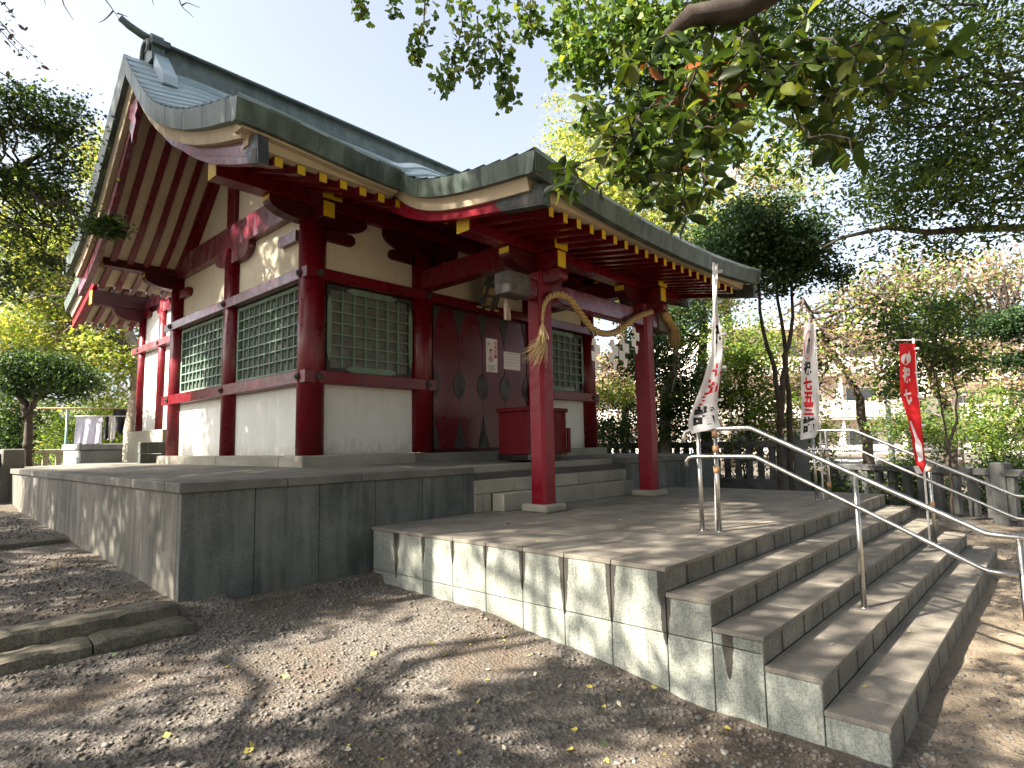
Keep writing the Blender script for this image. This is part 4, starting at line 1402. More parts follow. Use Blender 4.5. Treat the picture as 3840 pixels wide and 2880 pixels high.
# banners
def banner(label, base, rows, cloth, words, shapes=(), ripple=.03, pole=((0, 0), (0, 1)), topbar=None):
    t = thing('banner', label, 'banner', tuple(base), 'festival banners tied to the handrails')
    vs = np.array([r[0] for r in rows])
    L3 = np.array([onV(r[1], r[2], base) for r in rows]); R3 = np.array([onV(r[3], r[4], base) for r in rows])
    out = -np.array([_sy, _cy, 0.0])
    def f(u, v, h=0.0):
        a = np.array([np.interp(v, vs, L3[:, k]) for k in range(3)]); b = np.array([np.interp(v, vs, R3[:, k]) for k in range(3)])
        w = ripple * math.sin(u * 4.2 + v * 5.0) * (1 - abs(2 * u - 1) ** 3) + ripple * .6 * math.sin(v * 11 + u * 2)
        return a + (b - a) * u + out * (w + h + .03)
    P = np.array([[f(u, v) for u in np.linspace(0, 1, 13)] for v in np.linspace(0, 1, 50)])
    V, F = gridg(P)
    c = mk('cloth', V, [q[::-1] for q in F], cloth, t, smooth=True)
    for ch, u, v, su, sv, mat in words:
        V, F = text_geo(ch, 1.0, .045)
        if not len(V): continue
        ext = np.ptp(V, axis=0)
        V = V / ext
        mk('printed_word', [f(u + p[0] * su, v - p[1] * sv, .004) for p in V], F, mat, c)
    for pts, mat, nm in shapes:
        mk(nm, [f(a, b, .0035) for a, b in pts], [list(range(len(pts)))], mat, c)
    pa, pb = pole
    tube('pole', [onV(*pa, base), onV(*pb, base)], .0125, WHITEP, t, 8)
    if topbar:
        tube('crossbar', [onV(*topbar[0], base), onV(*topbar[1], base)], .007, WHITEP, t, 6)
    for v in (.04, .22, .42, .62, .8):
        p = f(1.0, v); q = p + np.array([RGT[0], RGT[1], 0]) * .035
        mk('loop', *boxg(min(p[0], q[0]) - .004, max(p[0], q[0]) + .004, min(p[1], q[1]) - .012, max(p[1], q[1]) + .012, p[2] - .012, p[2] + .012, .002), CLW, t)
    return t


def ring(uc, vc, ru, rv, k=20):
    return [(uc + ru * math.cos(a), vc + rv * math.sin(a)) for a in np.linspace(0, 2 * math.pi, k + 1)[:-1]]


B1 = banner('white banner twisted by the wind on its pole at the near handrail', (3.56, -2.90, ZL),
            [(0, 2674, 1000, 2683, 1000), (.25, 2670, 1150, 2690, 1150), (.43, 2668, 1262, 2702, 1262), (.52, 2664, 1325, 2702, 1320), (.66, 2631, 1424, 2698, 1403), (.80, 2603, 1500, 2691, 1500),
             (.92, 2580, 1575, 2692, 1575), (.965, 2581, 1605, 2695, 1592), (1, 2594, 1628, 2698, 1599)], CLW,
            [('詣', .50, .895, .70, .12, INKB), ('三', .62, .805, .72, .055, INKR), ('五', .68, .725, .62, .095, INKR), ('七', .74, .63, .5, .085, INKR), ('祝', .55, .41, .7, .12, INKB)],
            [([(.2, .27), (.8, .29), (.7, .31), (.25, .29)], INKR, 'printed_mark'), ([(.3, .15), (.7, .2), (.6, .23), (.35, .19)], INKG, 'printed_mark')],
            .05, ((2676, 985), (2686, 1992)))
B2 = banner('white banner hanging straight from its pole at the far handrail', (7.05, -2.84, ZL),
            [(0, 3013, 1212, 3053, 1217), (.25, 3007, 1319, 3055, 1320), (.40, 3002, 1382, 3058, 1383), (.6, 3000, 1469, 3063, 1470), (.85, 2999, 1580, 3068, 1580), (.94, 2999, 1625, 3066, 1618), (1, 2999, 1650, 3052, 1640)], CLW,
            [('祝', .42, .395, .52, .125, INKB), ('七', .40, .53, .54, .115, INKR), ('五', .42, .655, .54, .11, INKR), ('三', .43, .755, .52, .085, INKR), ('詣', .45, .875, .60, .13, INKB)],
            [(ring(.38, .195, .36, .125), INKR, 'printed_oval'), (ring(.38, .195, .33, .117), CLW, 'printed_oval'), (ring(.38, .225, .17, .05), INKG, 'printed_figure'), (ring(.38, .155, .10, .022), INKB, 'printed_figure')] , .02, ((3054, 1205), (3088, 1874)))
for ch in B2.children:
    if ch.name.startswith('cloth'):
        ov = [k for k in ch.children if k.name.startswith('printed_oval')]
        ov[1].location += Vector((-_sy * .0015, -_cy * .0015, 0))
        for k in ch.children:
            if k.name.startswith('printed_figure'): k.location += Vector((-_sy * .003, -_cy * .003, 0))
def bshape(B, pts, mat, nm, rows, base, h):
    pass
B3 = banner('red banner with white writing tied up in a point at the far handrail', (6.99, -4.02, -1.036),
            [(0, 3366, 1289, 3423, 1289), (.2, 3366, 1385, 3430, 1390), (.42, 3374, 1487, 3437, 1487), (.58, 3399, 1572, 3446, 1575), (.78, 3414, 1672, 3460, 1675), (.92, 3430, 1745, 3467, 1742), (1, 3446, 1777, 3454, 1772)], CLR,
            [('祝', .40, .245, .56, .13, INKW), ('七', .42, .41, .5, .10, INKW)],
            [([(.05, .60), (.22, .59), (.55, .71), (.78, .77), (.72, .885), (.38, .895), (.32, .80), (.35, .72)], INKW, 'printed_bag'),
             ([(.36, .455), (.5, .46), (.5, .475), (.38, .475)], INKW, 'printed_mark'),
             (ring(.30, .125, .25, .042), INKW, 'printed_face'), (ring(.52, .115, .2, .036), INKW, 'printed_face'), (ring(.55, .075, .05, .012), INKW, 'printed_mark')],
            .02, ((3424, 1268), (3489, 2052)), ((3358, 1276), (3456, 1275)))
for q, nm in (([(3413, 1748), (3430, 1745), (3447, 1775), (3424, 1776)], 'tie_cloth'), ([(3452, 1762), (3462, 1738), (3466, 1752), (3484, 1748), (3478, 1757), (3460, 1768)], 'tie_cloth')):
    pts = [onV(a, b, (6.99, -4.02, 0)) - np.array([_sy, _cy, 0]) * .06 for a, b in q]
    mk(nm, pts, [list(range(len(pts)))], CLW, B3)
for x, ys in ((3.55, ((-2.938, .335, .035), (-2.938, .19, .03), (-2.938, .0, .032))), (7.03, ((-2.938, .05, .03), (-2.938, -.35, .03), (-4.06, -.12, .03), (-4.06, -.55, .03)))):
    par = HR1 if x < 5 else HR2
    for y, z, h in ys:
        tube('tape_band', [(x, y, z - h), (x, y, z + h)], .0275, TAPE, par, 12)


# ------------------------------------------------------------------ fences, walls, kerbs
def fence(label, p0, p1, zb, zt, sp, w, railh, mat, base_h=0.0, posts=(), name='stone_fence'):
    p0, p1 = np.array(p0, float), np.array(p1, float)
    L = np.linalg.norm(p1 - p0); d = (p1 - p0) / L
    ang = math.atan2(d[1], d[0])
    c = (p0 + p1) / 2
    t = thing(name, label, 'fence', (c[0], c[1], zb))
    def seg(nm, s0, s1, hw, z0, z1, ch=.01):
        V, F = boxg(s0, s1, -hw, hw, z0, z1, ch)
        R = np.array([[d[0], -d[1], 0], [d[1], d[0], 0], [0, 0, 1]])
        return mk(nm, V @ R.T + np.array([p0[0], p0[1], 0]), F, mat, t)
    n = int(L / 1.9) + 1
    for i in range(n):
        seg('rail', L * i / n + .002, L * (i + 1) / n - .002, w * .62, zt - railh, zt, .015)
    if base_h:
        for i in range(n):
            seg('kerb', L * i / n + .002, L * (i + 1) / n - .002, w * .9, zb - base_h - .3, zb, .015)
    k = int(L / sp)
    for i in range(k + 1):
        s_ = i * sp
        j = RNG.normal(0, .006)
        o = sbox('baluster', p0[0] + d[0] * s_, p0[1] + d[1] * s_, (zb - .05 + zt - railh) / 2, w, w * .8, zt - railh - zb + .05, mat, t, .012)
        o.rotation_euler = (0, 0, ang + j)
    for s_, hw, z0, z1 in posts:
        seg('fence_post', s_ - hw, s_ + hw, hw, z0, z1, .02)
    return t


fence('grey stone baluster fence on the raised terrace behind the porch', (12.0, -1.0), (12.45, 6.2), -.62, .24, .265, .125, .15, FENC, .25, ((-.1, .12, -1.4, .36),))
fence('grey stone baluster fence along the lower ground right of the stairs', (13.5, -1.25), (10.35, -6.4), -1.12, -.31, .325, .15, .125, FENC, 0,
      ((.12, .1, -1.3, -.24), (3.75, .12, -1.4, -.2)))
fence('pale sunlit concrete balustrade left of the rear hall', (.55, 13.4), (2.2, 13.4), -.22, .345, .27, .115, .11, FENL, 0, ())
# dark wall at far left
DW = thing('stone_wall', 'dark shaded stone wall with square end post at the left edge', 'wall', (-1.2, 8.2, -.6))
for i in range(4):
    box('wall_panel', -3.0 + i * .72 + .003, -3.0 + (i + 1) * .72 - .003, 8.2, 8.36, -.9, .27, ST_C, DW, c=.01)
box('end_post', -.115, .20, 8.12, 8.42, -.9, .34, ST_C, DW, c=.02)
# concrete plinth beside the rear hall
CB = thing('concrete_plinth', 'low grey concrete block with slab top in dappled sun beside the rear hall', 'plinth', (2.0, 10.8, -.3))
box('body', 1.50, 2.75, 10.55, 12.2, -.35, .30, CONC, CB, c=.01)
box('slab_top', 1.47, 2.80, 10.50, 12.25, .303, .44, CONC, CB, c=.015)


def kerb(label, x0, x1, y0, y1, zb, zt, joints):
    t = thing('stone_kerb', label, 'step', ((x0 + x1) / 2, (y0 + y1) / 2, zb), 'worn stone kerbs across the left path')
    xs_ = [x0] + joints + [x1]
    for a, b in zip(xs_, xs_[1:]):
        nx, ny, nz = max(4, int((b - a) / .07)), 5, 3
        V, F = [], []
        # rounded, weathered bar: loft of a jittered profile
        pr = [(0, 0), (0, .55), (.04, .86), (.16, 1), (.5, 1.02), (.84, 1), (.96, .86), (1, .55), (1, 0)]
        rows = []
        for i in range(nx + 1):
            u = i / nx
            ee = .02 * (abs(2 * u - 1) ** 8)
            xx = a + .006 + (b - a - .012) * u
            r_ = []
            for (q, w) in pr:
                jy = (vnoise(np.array([xx]), np.array([q * 3 + y0 * 7]), 9, 5)[0] - .5) * .03
                jz = (vnoise(np.array([xx]), np.array([q * 5 + w * 3 + y0]), 11, 6)[0] - .5) * .028
                r_.append((xx, y0 + (y1 - y0) * q + (jy if w > .1 else 0) + ee * (1 - 2 * q), zb + (zt - zb) * w + (jz if w > .1 else 0) - (ee if w > .5 else 0)))
            rows.append(r_)
        V, F = gridg(np.array(rows))
        k = len(pr)
        F = [f[::-1] for f in F] + [list(range(k)), list(range(nx * k, nx * k + k))[::-1]]
        mk('kerb_stone', V, F, CURB, t, smooth=False)
    return t


kerb('front stone kerb step at the foot of the left path', -2.9, .015, -.40, -.135, -1.16, -1.0, [-1.75, -.62])
kerb('second worn stone kerb step just above the front one on the left path', -2.9, -.005, -.14, .12, -1.1, -.905, [-1.45])
kerb('third low stone kerb farther up the left path', -2.9, -.005, 3.60, 3.78, -1.0, -.762, [-1.2])

# laundry
LG = metal('green_pipe', (.25, .42, .40), .5, .2)
LR = thing('laundry_rack', 'laundry pole on a pale green post behind the dark left tree', 'laundry rack', (2.1, 15.2, -.3))
tube('pole', [(1.3, 15.2, 1.47), (3.9, 15.2, 1.55)], .02, STRAWL, LR, 8)
tube('pole', [(2.25, 15.1, 1.27), (3.7, 15.1, 1.30)], .015, WHITEP, LR, 8)
tube('post', [(2.1, 15.2, -.3), (2.1, 15.2, 1.47)], .03, LG, LR, 8)
tube('post', [(3.75, 15.2, -.3), (3.75, 15.2, 1.52)], .03, LG, LR, 8)
tube('arm', [(2.1, 15.2, 1.3), (2.3, 15.1, 1.27)], .015, LG, LR, 6)


def garment(name, label, x0, x1, z0, z1, mat, y=15.1, taper=0.0, amp=.05):
    P = []
    for v in np.linspace(0, 1, 12):
        a, b = x0 + taper * v, x1 - taper * v
        P.append([(a + (b - a) * u, y + amp * math.sin(u * 14 + v * 2) * (.3 + v), z1 + (z0 - z1) * v + .03 * math.sin(u * 9) * v) for u in np.linspace(0, 1, 16)])
    V, F = gridg(np.array(P))
    tag(mk(name, V, F, mat, None, smooth=True, origin=((x0 + x1) / 2, y, z1)), label, 'laundry', 'washing hung out to dry')
garment('bed_sheet', 'pale lilac sheet hanging on the laundry pole', 2.28, 2.92, .48, 1.28, CLP)
garment('striped_cloth', 'black and white striped cloth on the laundry pole', 2.98, 3.08, .62, 1.28, CLK)
garment('towel', 'white towel between dark garments on the laundry pole', 3.08, 3.24, .60, 1.28, CLW)
garment('dark_shirt', 'charcoal shirt hanging from the upper laundry pole by the rear hall', 3.2, 3.66, .80, 1.50, CLK, 15.2, .04, .09)

# ------------------------------------------------------------------ street behind
def fr(px, py, d):
    return at(px, py, d)


GR = thing('guard_rail', 'white pipe guard rail along the street behind the trees', 'guard rail', tuple(fr(3500, 1690, 20)))
hz = np.array([RGT[0], RGT[1], 0]); hz /= np.linalg.norm(hz)
gc = fr(3500, 1685, 20.0)
tube('rail', [gc - hz * 4.2, gc + hz * 8], .055, WHITEP, GR, 8)
tube('rail', [gc - hz * 4.2 - np.array([0, 0, .33]), gc + hz * 8 - np.array([0, 0, .33])], .04, WHITEP, GR, 8)
for i in range(7):
    p = gc + hz * (-4 + 2 * i)
    tube('post', [p, p - np.array([0, 0, 1.1])], .05, WHITEP, GR, 8)
LPM = metal('lamp_grey', (.33, .38, .42), .5, .3)
SLB = fr(3349, 1760, 17.5)
SL = thing('street_lamp', 'grey blue street lamp post behind the red banner', 'street lamp', (SLB[0], SLB[1], -1.2))
tube('post', [(SLB[0], SLB[1], -1.2), (SLB[0], SLB[1], 1.2), (SLB[0], SLB[1], 3.1)], [.085, .07, .05], LPM, SL, 10)
p1, p2 = fr(3338, 1262, 17.5), fr(3408, 1236, 17.3)
tube('arm', [(SLB[0], SLB[1], 3.08), p1, p2], .03, LPM, SL, 8)
tube('lamp_head', [p1 + (p2 - p1) * .35, p1 + (p2 - p1) * .6, p2, p2 + (p2 - p1) * .2], [.05, .09, .09, .05], WHITEP, SL, 10)
UP = fr(3588, 1600, 26)
UT = thing('utility_pole', 'brown utility pole rising through the autumn trees at right', 'utility pole', (UP[0], UP[1], -1.3))
tube('pole', [(UP[0], UP[1], -1.3), (UP[0], UP[1], 8.5)], [.17, .13], BARKP, UT, 12)
for z in (7.0, 7.8):
    V, F = boxg(-.9, .9, -.05, .05, z, z + .1, .01)
    R = np.array([[hz[0], -hz[1], 0], [hz[1], hz[0], 0], [0, 0, 1]])
    mk('crossarm', V @ R.T + np.array([UP[0], UP[1], 0]), F, LPM, UT)
for i, (pa, pb, nm) in enumerate((((2860, 1085), (3588, 1058), 'lowest'), ((2880, 1018), (3588, 992), 'middle'), ((3000, 850), (3588, 780), 'upper'), ((2980, 872), (3588, 806), 'second upper'))):
    a, b = fr(*pa, 30), fr(*pb, 26)
    e = b + (b - a) / np.linalg.norm(b - a) * 14
    def cat_(p, q, sg, n=14):
        t = np.linspace(0, 1, n)[:, None]
        return p + (q - p) * t - np.array([0, 0, 1]) * sg * 4 * t * (1 - t)
    o = tube('power_line', np.vstack([cat_(a - (b - a) * .6, b, .25), cat_(b, e, .25)[1:]]), .018, BLACK, None, 5, origin=tuple(a))
    tag(o, f'{nm} black power line crossing the sky behind the right hand trees', 'power line', 'power lines to the utility pole')

# apartment blocks beyond the street
WALLP = paint('apartment_wall', (.74, .66, .60), .08, .8, 0)
WALLB = paint('apartment_brown', (.50, .36, .28), .1, .8, 0)
GLASS = paint('apartment_glass', (.12, .14, .16), .3, .15, .4)
def apartment(label, c, w, dpt, floors, fh, ang, wall, z0=-1.3):
    t = thing('apartment_building', label, 'building', (c[0], c[1], z0))
    ca, sa_ = math.cos(ang), math.sin(ang)
    def bx(nm, a0, a1, b0, b1, q0, q1, mat, par=None):
        V, F = boxg(a0, a1, b0, b1, q0, q1, .01)
        R = np.array([[ca, -sa_, 0], [sa_, ca, 0], [0, 0, 1]])
        return mk(nm, V @ R.T + np.array([c[0], c[1], 0]), F, mat, par or t)
    H = floors * fh
    bx('wall', -w / 2, w / 2, 0, dpt, z0, z0 + H, wall)
    bx('roof', -w / 2 - .3, w / 2 + .3, -1.5, dpt + .3, z0 + H + .003, z0 + H + .35, WALLP)
    nb = int(w / 3.6)
    for f in range(floors):
        zz = z0 + f * fh
        for i in range(nb):
            a = -w / 2 + (i + .5) * w / nb
            wd = bx('window', a - 1.1, a + 1.1, -.06, -.003, zz + .15, zz + 2.15, WHITEP)
            for k in range(2):
                bx('pane', a - 1.03 + k * 1.05, a + k * 1.05 - .03, -.075, -.062, zz + .25, zz + 2.05, GLASS, wd)
        b = bx('balcony', -w / 2 + .05, w / 2 - .05, -1.35, -.10, zz - .12, zz + .02, WALLP)
        bx('parapet', -w / 2 + .05, w / 2 - .05, -1.40, -1.28, zz + .022, zz + 1.1, wall if f % 2 else WALLP, b)
        for i in range(nb + 1):
            a = -w / 2 + i * w / nb
            bx('partition', a - .06, a + .06, -1.27, -.08, zz + .023, zz + fh - .13, WALLP, b)
    return t
fa = math.atan2(-(-_sy), 1) * 0
angf = math.atan2(RGT[1], RGT[0])
A1 = at(3010, 1640, 40); A2 = at(2330, 1640, 46); A3 = at(3850, 1640, 44)
apartment('pale pink apartment block with balconies behind the white banner', A1[:2], 13.0, 9, 3, 2.9, angf + .10, WALLP)
apartment('low cream apartment block behind the porch posts', A2[:2], 14.0, 9, 2, 2.9, angf - .05, WALLP)
apartment('pinkish apartment block at the right edge beyond the autumn trees', A3[:2], 14.0, 9, 3, 2.8, angf + .05, WALLP)

# ------------------------------------------------------------------ trees and plants
def tmpl(shape):
    if shape == 'quad':
        v = [(0, 0, 0), (.30, .5, .06), (0, 1, 0), (-.30, .5, .06)]
        f = [(0, 1, 2), (0, 2, 3)]
    elif shape == 'oval':
        v = [(0, 0, 0), (.20, .28, .05), (.21, .62, .05), (0, 1, -.05), (-.21, .62, .05), (-.20, .28, .05)]
        f = [(0, 1, 2, 3), (0, 3, 4, 5)]
    elif shape == 'big':
        v = [(0, 0, 0), (0, .35, -.02), (0, .7, -.05), (0, 1, -.14), (.15, .2, .05), (.23, .48, .07), (.19, .76, .03), (-.15, .2, .05), (-.23, .48, .07), (-.19, .76, .03)]
        f = [(0, 4, 1), (1, 4, 5, 2), (2, 5, 6), (2, 6, 3), (0, 1, 7), (1, 2, 8, 7), (2, 9, 8), (2, 3, 9)]
    elif shape == 'ginkgo':
        v = [(0, 0, 0), (.27, .36, .03), (.5, .60, .06), (.33, .85, .0), (.05, .88, -.04), (0, .62, -.02), (-.06, .9, -.04), (-.34, .84, .0), (-.5, .58, .06), (-.26, .35, .03)]
        f = [(0, 1, 5), (1, 2, 3, 5), (3, 4, 5), (0, 5, 9), (9, 5, 7, 8), (5, 6, 7)]
    elif shape == 'star':
        v = [(0, 0, 0), (.18, .3, 0), (.5, .32, -.05), (.25, .55, .02), (.3, .9, -.06), (.05, .66, .02), (0, 1.05, -.08), (-.05, .66, .02), (-.3, .9, -.06), (-.25, .55, .02), (-.5, .32, -.05), (-.18, .3, 0)]
        f = [(0, 1, 3, 5), (1, 2, 3), (3, 4, 5), (0, 5, 6, 7), (0, 7, 9, 11), (11, 9, 10), (9, 7, 8)]
    return np.array(v, float), f


def leaves_geo(P, size, shape, droop=.35, rng=None, ydir=None, flat=0.0):
    """one leaf of the given shape at every point; returns V, corners, starts, n faces per leaf"""
    n = len(P)
    rng = rng or RNG
    tv, tf = tmpl(shape)
    a = rng.normal(0, 1, (n, 3))
    if ydir is None:
        yd = a.copy(); yd[:, 2] = yd[:, 2] * .6 - droop
    else:
        yd = ydir + .45 * a
    yd /= np.linalg.norm(yd, axis=1)[:, None] + 1e-9
    up = rng.normal(0, .75, (n, 3)); up[:, 2] += .6 + flat
    xd = np.cross(yd, up); xd /= np.linalg.norm(xd, axis=1)[:, None] + 1e-9
    zd = np.cross(xd, yd)
    sz = (size * rng.uniform(.5, 1.25, n))[:, None, None]
    V = P[:, None, :] + sz * (tv[None, :, 0:1] * xd[:, None] + tv[None, :, 1:2] * yd[:, None] + tv[None, :, 2:3] * zd[:, None])
    k = len(tv)
    loc = np.concatenate([np.array(f) for f in tf]); ln = np.array([len(f) for f in tf])
    C = (loc[None] + (np.arange(n) * k)[:, None]).ravel()
    st = np.r_[0, np.cumsum(np.tile(ln, n))[:-1]]
    return V.reshape(-1, 3), C, st, len(tf)


def crown_mesh(name, P, size, shape, mats, probs, parent, droop=.35, flat=0.0, ydir=None):
    V, C, st, nf = leaves_geo(P, size, shape, droop, ydir=ydir, flat=flat)
    mi = np.repeat(RNG.choice(len(mats), len(P), p=probs), nf)
    me = fast_mesh(name, V - OFF[parent], C, st, mats, mi)
    return link(name, me, parent)


def clump_points(ells, rng=None, compact=False):
    """ells: (centre, radii, clumps, leaves per clump, clump radius)"""
    rng = rng or RNG
    pts, cents = [], []
    for c, r, nc, nl, cr in ells:
        d = rng.normal(0, 1, (nc, 3)); d /= np.linalg.norm(d, axis=1)[:, None]
        rr = rng.random(nc) ** .42
        cc = np.array(c) + d * rr[:, None] * np.array(r)
        cents.append(cc)
        k = rng.poisson(nl, nc)
        idx = np.repeat(np.arange(nc), k)
        crs = cr * rng.uniform(.6, 1.35, nc)
        if compact:
            q = rng.normal(0, 1, (len(idx), 3)); q /= np.linalg.norm(q, axis=1)[:, None]
            q = q * (rng.random(len(idx)) ** .4)[:, None] * np.array([1.1, 1.1, .75]) * crs[idx][:, None]
        else:
            q = rng.normal(0, 1, (len(idx), 3)) * np.array([.62, .62, .38]) * crs[idx][:, None]
        pts.append(cc[idx] + q)
    return np.concatenate(pts), np.concatenate(cents)


def bend(a, b, sagv=0.0, n=6, jit=.06):
    a, b = np.array(a, float), np.array(b, float)
    t = np.linspace(0, 1, n)[:, None]
    L = np.linalg.norm(b - a)
    j = RNG.normal(0, jit * L, (n, 3)) * (np.sin(math.pi * t))
    return a + (b - a) * t + j + np.array([0, 0, sagv * L]) * np.sin(math.pi * t)


def tree(name, label, cat, trunk, trad, ells, size, shape, mats, probs, nlimb=10, limbr=.035, group=None, bark=None, droop=.35, limb_from=.45, twigs=0, flat=0.0, compact=False):
    """trunk: polyline or list of polylines (first point is the base)"""
    bark = bark or BARK
    trunks = trunk if isinstance(trunk[0][0], (list, tuple, np.ndarray)) else [trunk]
    base = np.array(trunks[0][0], float)
    t = thing(name, label, cat, tuple(base), group)
    for tr in trunks:
        tr = np.array(tr, float)
        P = np.concatenate([bend(tr[i], tr[i + 1], 0, 5, .02)[:-1] for i in range(len(tr) - 1)] + [tr[-1:]])
        rr = np.linspace(1, .22, len(P)) ** .8 * trad
        rr[0] *= 1.35
        tube('trunk', P, rr, bark, t, 10)
    pts, cents = clump_points(ells, compact=compact)
    L = []
    allp = np.concatenate([np.array(tr, float)[int(len(tr) * limb_from):] for tr in trunks])
    # limb starts spread along the upper trunk
    dense = np.concatenate([np.array(tr)[-2] + (np.array(tr)[-1] - np.array(tr)[-2]) * np.linspace(.1, 1, 8)[:, None] for tr in trunks])
    k = min(nlimb, len(cents))
    for i in RNG.choice(len(cents), k, replace=False):
        c = cents[i]
        j = np.argmin(np.linalg.norm(dense - c, axis=1) + RNG.random(len(dense)) * .5)
        P = bend(dense[j], c, -.06, 7, .05)
        L.append(tubeg(P, np.linspace(limbr, limbr * .25, 7), 6, False))
        for q in range(twigs):
            m = P[3 + q % 4]
            L.append(tubeg(bend(m, m + RNG.normal(0, .45, 3) * max(.4, size * 6), 0, 4, .05), np.linspace(limbr * .35, limbr * .1, 4), 4, False))
    if L:
        V, F = join(L)
        mk('limb', V, F, bark, t, smooth=True)
    crown_mesh('crown', pts, size, shape, mats, probs, t, droop, flat)
    return t


def gp(p):
    """a point dropped to the ground"""
    p = np.array(p, float)
    return np.array([p[0], p[1], float(gz(p[0], p[1])) - .03])


SHADE_SEED = 8
_keep_rng = RNG
RNG = np.random.default_rng(SHADE_SEED)
# tall shade trees left of the frame: they dapple the forecourt, the platform and the roof; last three added unseen to cut skylight
for lab, bx_, by_, els in (
    ('broad shade tree left of the forecourt and outside the picture', -7.6, .8, [((-7.5, .3, 6.4), (4.6, 4.4, 3.6), 36, 460, .80)]),
    ('shade tree left of the path and outside the picture', -8.2, 6.0, [((-7.6, 6.4, 6.6), (4.3, 4.2, 4.0), 135, 330, .62)]),
    ('tallest shade tree left of the shrine and outside the picture', -9.0, 3.2, [((-8.0, 5.4, 12.3), (5.8, 5.6, 3.6), 84, 460, .82), ((-5.4, 1.6, 14.4), (3.0, 3.0, 2.0), 26, 460, .8)]),  # second crown lobe added unseen to shade the right fence
    ('leaning shade tree left of the viewer and outside the picture', -8.5, -3.6, [((-7.0, -3.6, 6.0), (4.0, 3.8, 3.4), 22, 460, .78)]),
    ('spreading tree added unseen behind the viewer to hold back skylight', 1.5, -13.5, [((1.5, -13.0, 7.5), (7.0, 4.2, 6.5), 120, 280, .95)]),
    ('tree added unseen right of the viewer to hold back skylight', 10.5, -13.0, [((11.0, -12.5, 7.5), (5.5, 4.5, 6.5), 110, 280, .95)]),
    ('tree added unseen behind and left of the viewer to hold back skylight', -7.5, -11.0, [((-8.0, -11.5, 7.5), (5.5, 4.5, 6.5), 110, 280, .95)]),
):
    c = els[0][0]
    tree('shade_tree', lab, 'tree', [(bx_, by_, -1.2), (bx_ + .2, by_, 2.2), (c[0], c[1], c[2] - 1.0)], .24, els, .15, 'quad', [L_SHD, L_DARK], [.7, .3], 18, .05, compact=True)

RNG = _keep_rng
# overhanging ginkgo: trunk behind the viewer, branches hanging in from above
GT = thing('ginkgo_tree', 'green ginkgo whose leafy twigs hang from the top edge over the roof', 'tree', (2.6, -8.4, -1.4))
tube('trunk', bend((2.6, -8.4, -1.45), (2.4, -7.6, 5.4), 0, 6, .01), np.linspace(.3, .18, 6), BARK, GT, 12)
sprays = [(4.3, [(1290, -120), (1330, 0), (1370, 50)], 60, 46), (4.3, [(1430, -120), (1465, 10), (1495, 66)], 26, 36), (4.2, [(1600, -140), (1590, 80), (1570, 170), (1546, 222)], 120, 40),
          (4.1, [(1715, -140), (1735, 90), (1700, 240), (1660, 330)], 210, 56), (4.1, [(1860, -140), (1868, 110), (1895, 250), (1895, 380)], 230, 56), (4.2, [(1790, 60), (1795, 190), (1795, 300)], 90, 42),
          (4.3, [(2000, -120), (1985, 60), (1972, 150)], 80, 50), (4.4, [(1900, -60), (1990, 70), (2040, 130)], 60, 40), (4.5, [(2120, -100), (2110, 80), (2090, 150)], 110, 60)]
pl, yd, tw = [], [], []
for d, px_, n, w in sprays:
    C = np.array([at(a, b, d) for a, b in px_])
    u = RNG.random(n)
    seg = u * (len(C) - 1); i = np.minimum(seg.astype(int), len(C) - 2); f_ = (seg - i)[:, None]
    p = C[i] * (1 - f_) + C[i + 1] * f_
    wid = w * d / FPX * (1.15 - .55 * u)
    p = p + RNG.normal(0, .55, (n, 3)) * wid[:, None]
    pl.append(p)
    tw.append(tubeg(C, np.linspace(.006, .0025, len(C)), 5, False))
mass = [((2360, 90), 5.0, (.75, .6, .42), 150, 17, .10), ((2200, 210), 5.2, (.30, .35, .30), 40, 15, .09), ((2520, 240), 5.2, (.7, .5, .45), 120, 16, .10), ((2420, 470), 5.3, (.40, .4, .34), 60, 15, .10), ((2640, 430), 5.4, (.5, .5, .4), 70, 15, .10), ((2420, 640), 5.3, (.16, .2, .22), 16, 12, .09), ((2260, 420), 5.1, (.28, .3, .2), 22, 12, .09)]
ge = [(at(*c, d), r, nc, nl, cr) for c, d, r, nc, nl, cr in mass]
gpnts, gc_ = clump_points(ge)
P = np.concatenate(pl + [gpnts])
crown_mesh('crown', P, .062, 'ginkgo', [L_GINK, L_YG], [.92, .08], GT, .7)
# the rest of its crown, unseen above the frame: added to block skylight
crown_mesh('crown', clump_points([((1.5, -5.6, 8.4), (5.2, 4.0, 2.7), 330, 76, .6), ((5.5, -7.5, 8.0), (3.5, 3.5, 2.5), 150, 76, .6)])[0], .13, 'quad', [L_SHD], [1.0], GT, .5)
top = np.array([2.4, -7.4, 5.2])
for tip in (at(1700, -160, 4.2), at(2300, -60, 5.0), at(2520, 260, 5.2)):
    B_ = bend(top, tip, .10, 9, .02)
    tw.append(tubeg(B_, np.linspace(.07, .012, 9), 7, False))
for c in gc_[RNG.choice(len(gc_), 70, replace=False)]:
    s0 = B_[-1 - int(RNG.integers(0, 3))]
    tw.append(tubeg(bend(s0, c, -.05, 5, .05), np.linspace(.007, .002, 5), 4, False))
V, F = join(tw)
mk('limb', V, F, BARK, GT, smooth=True)

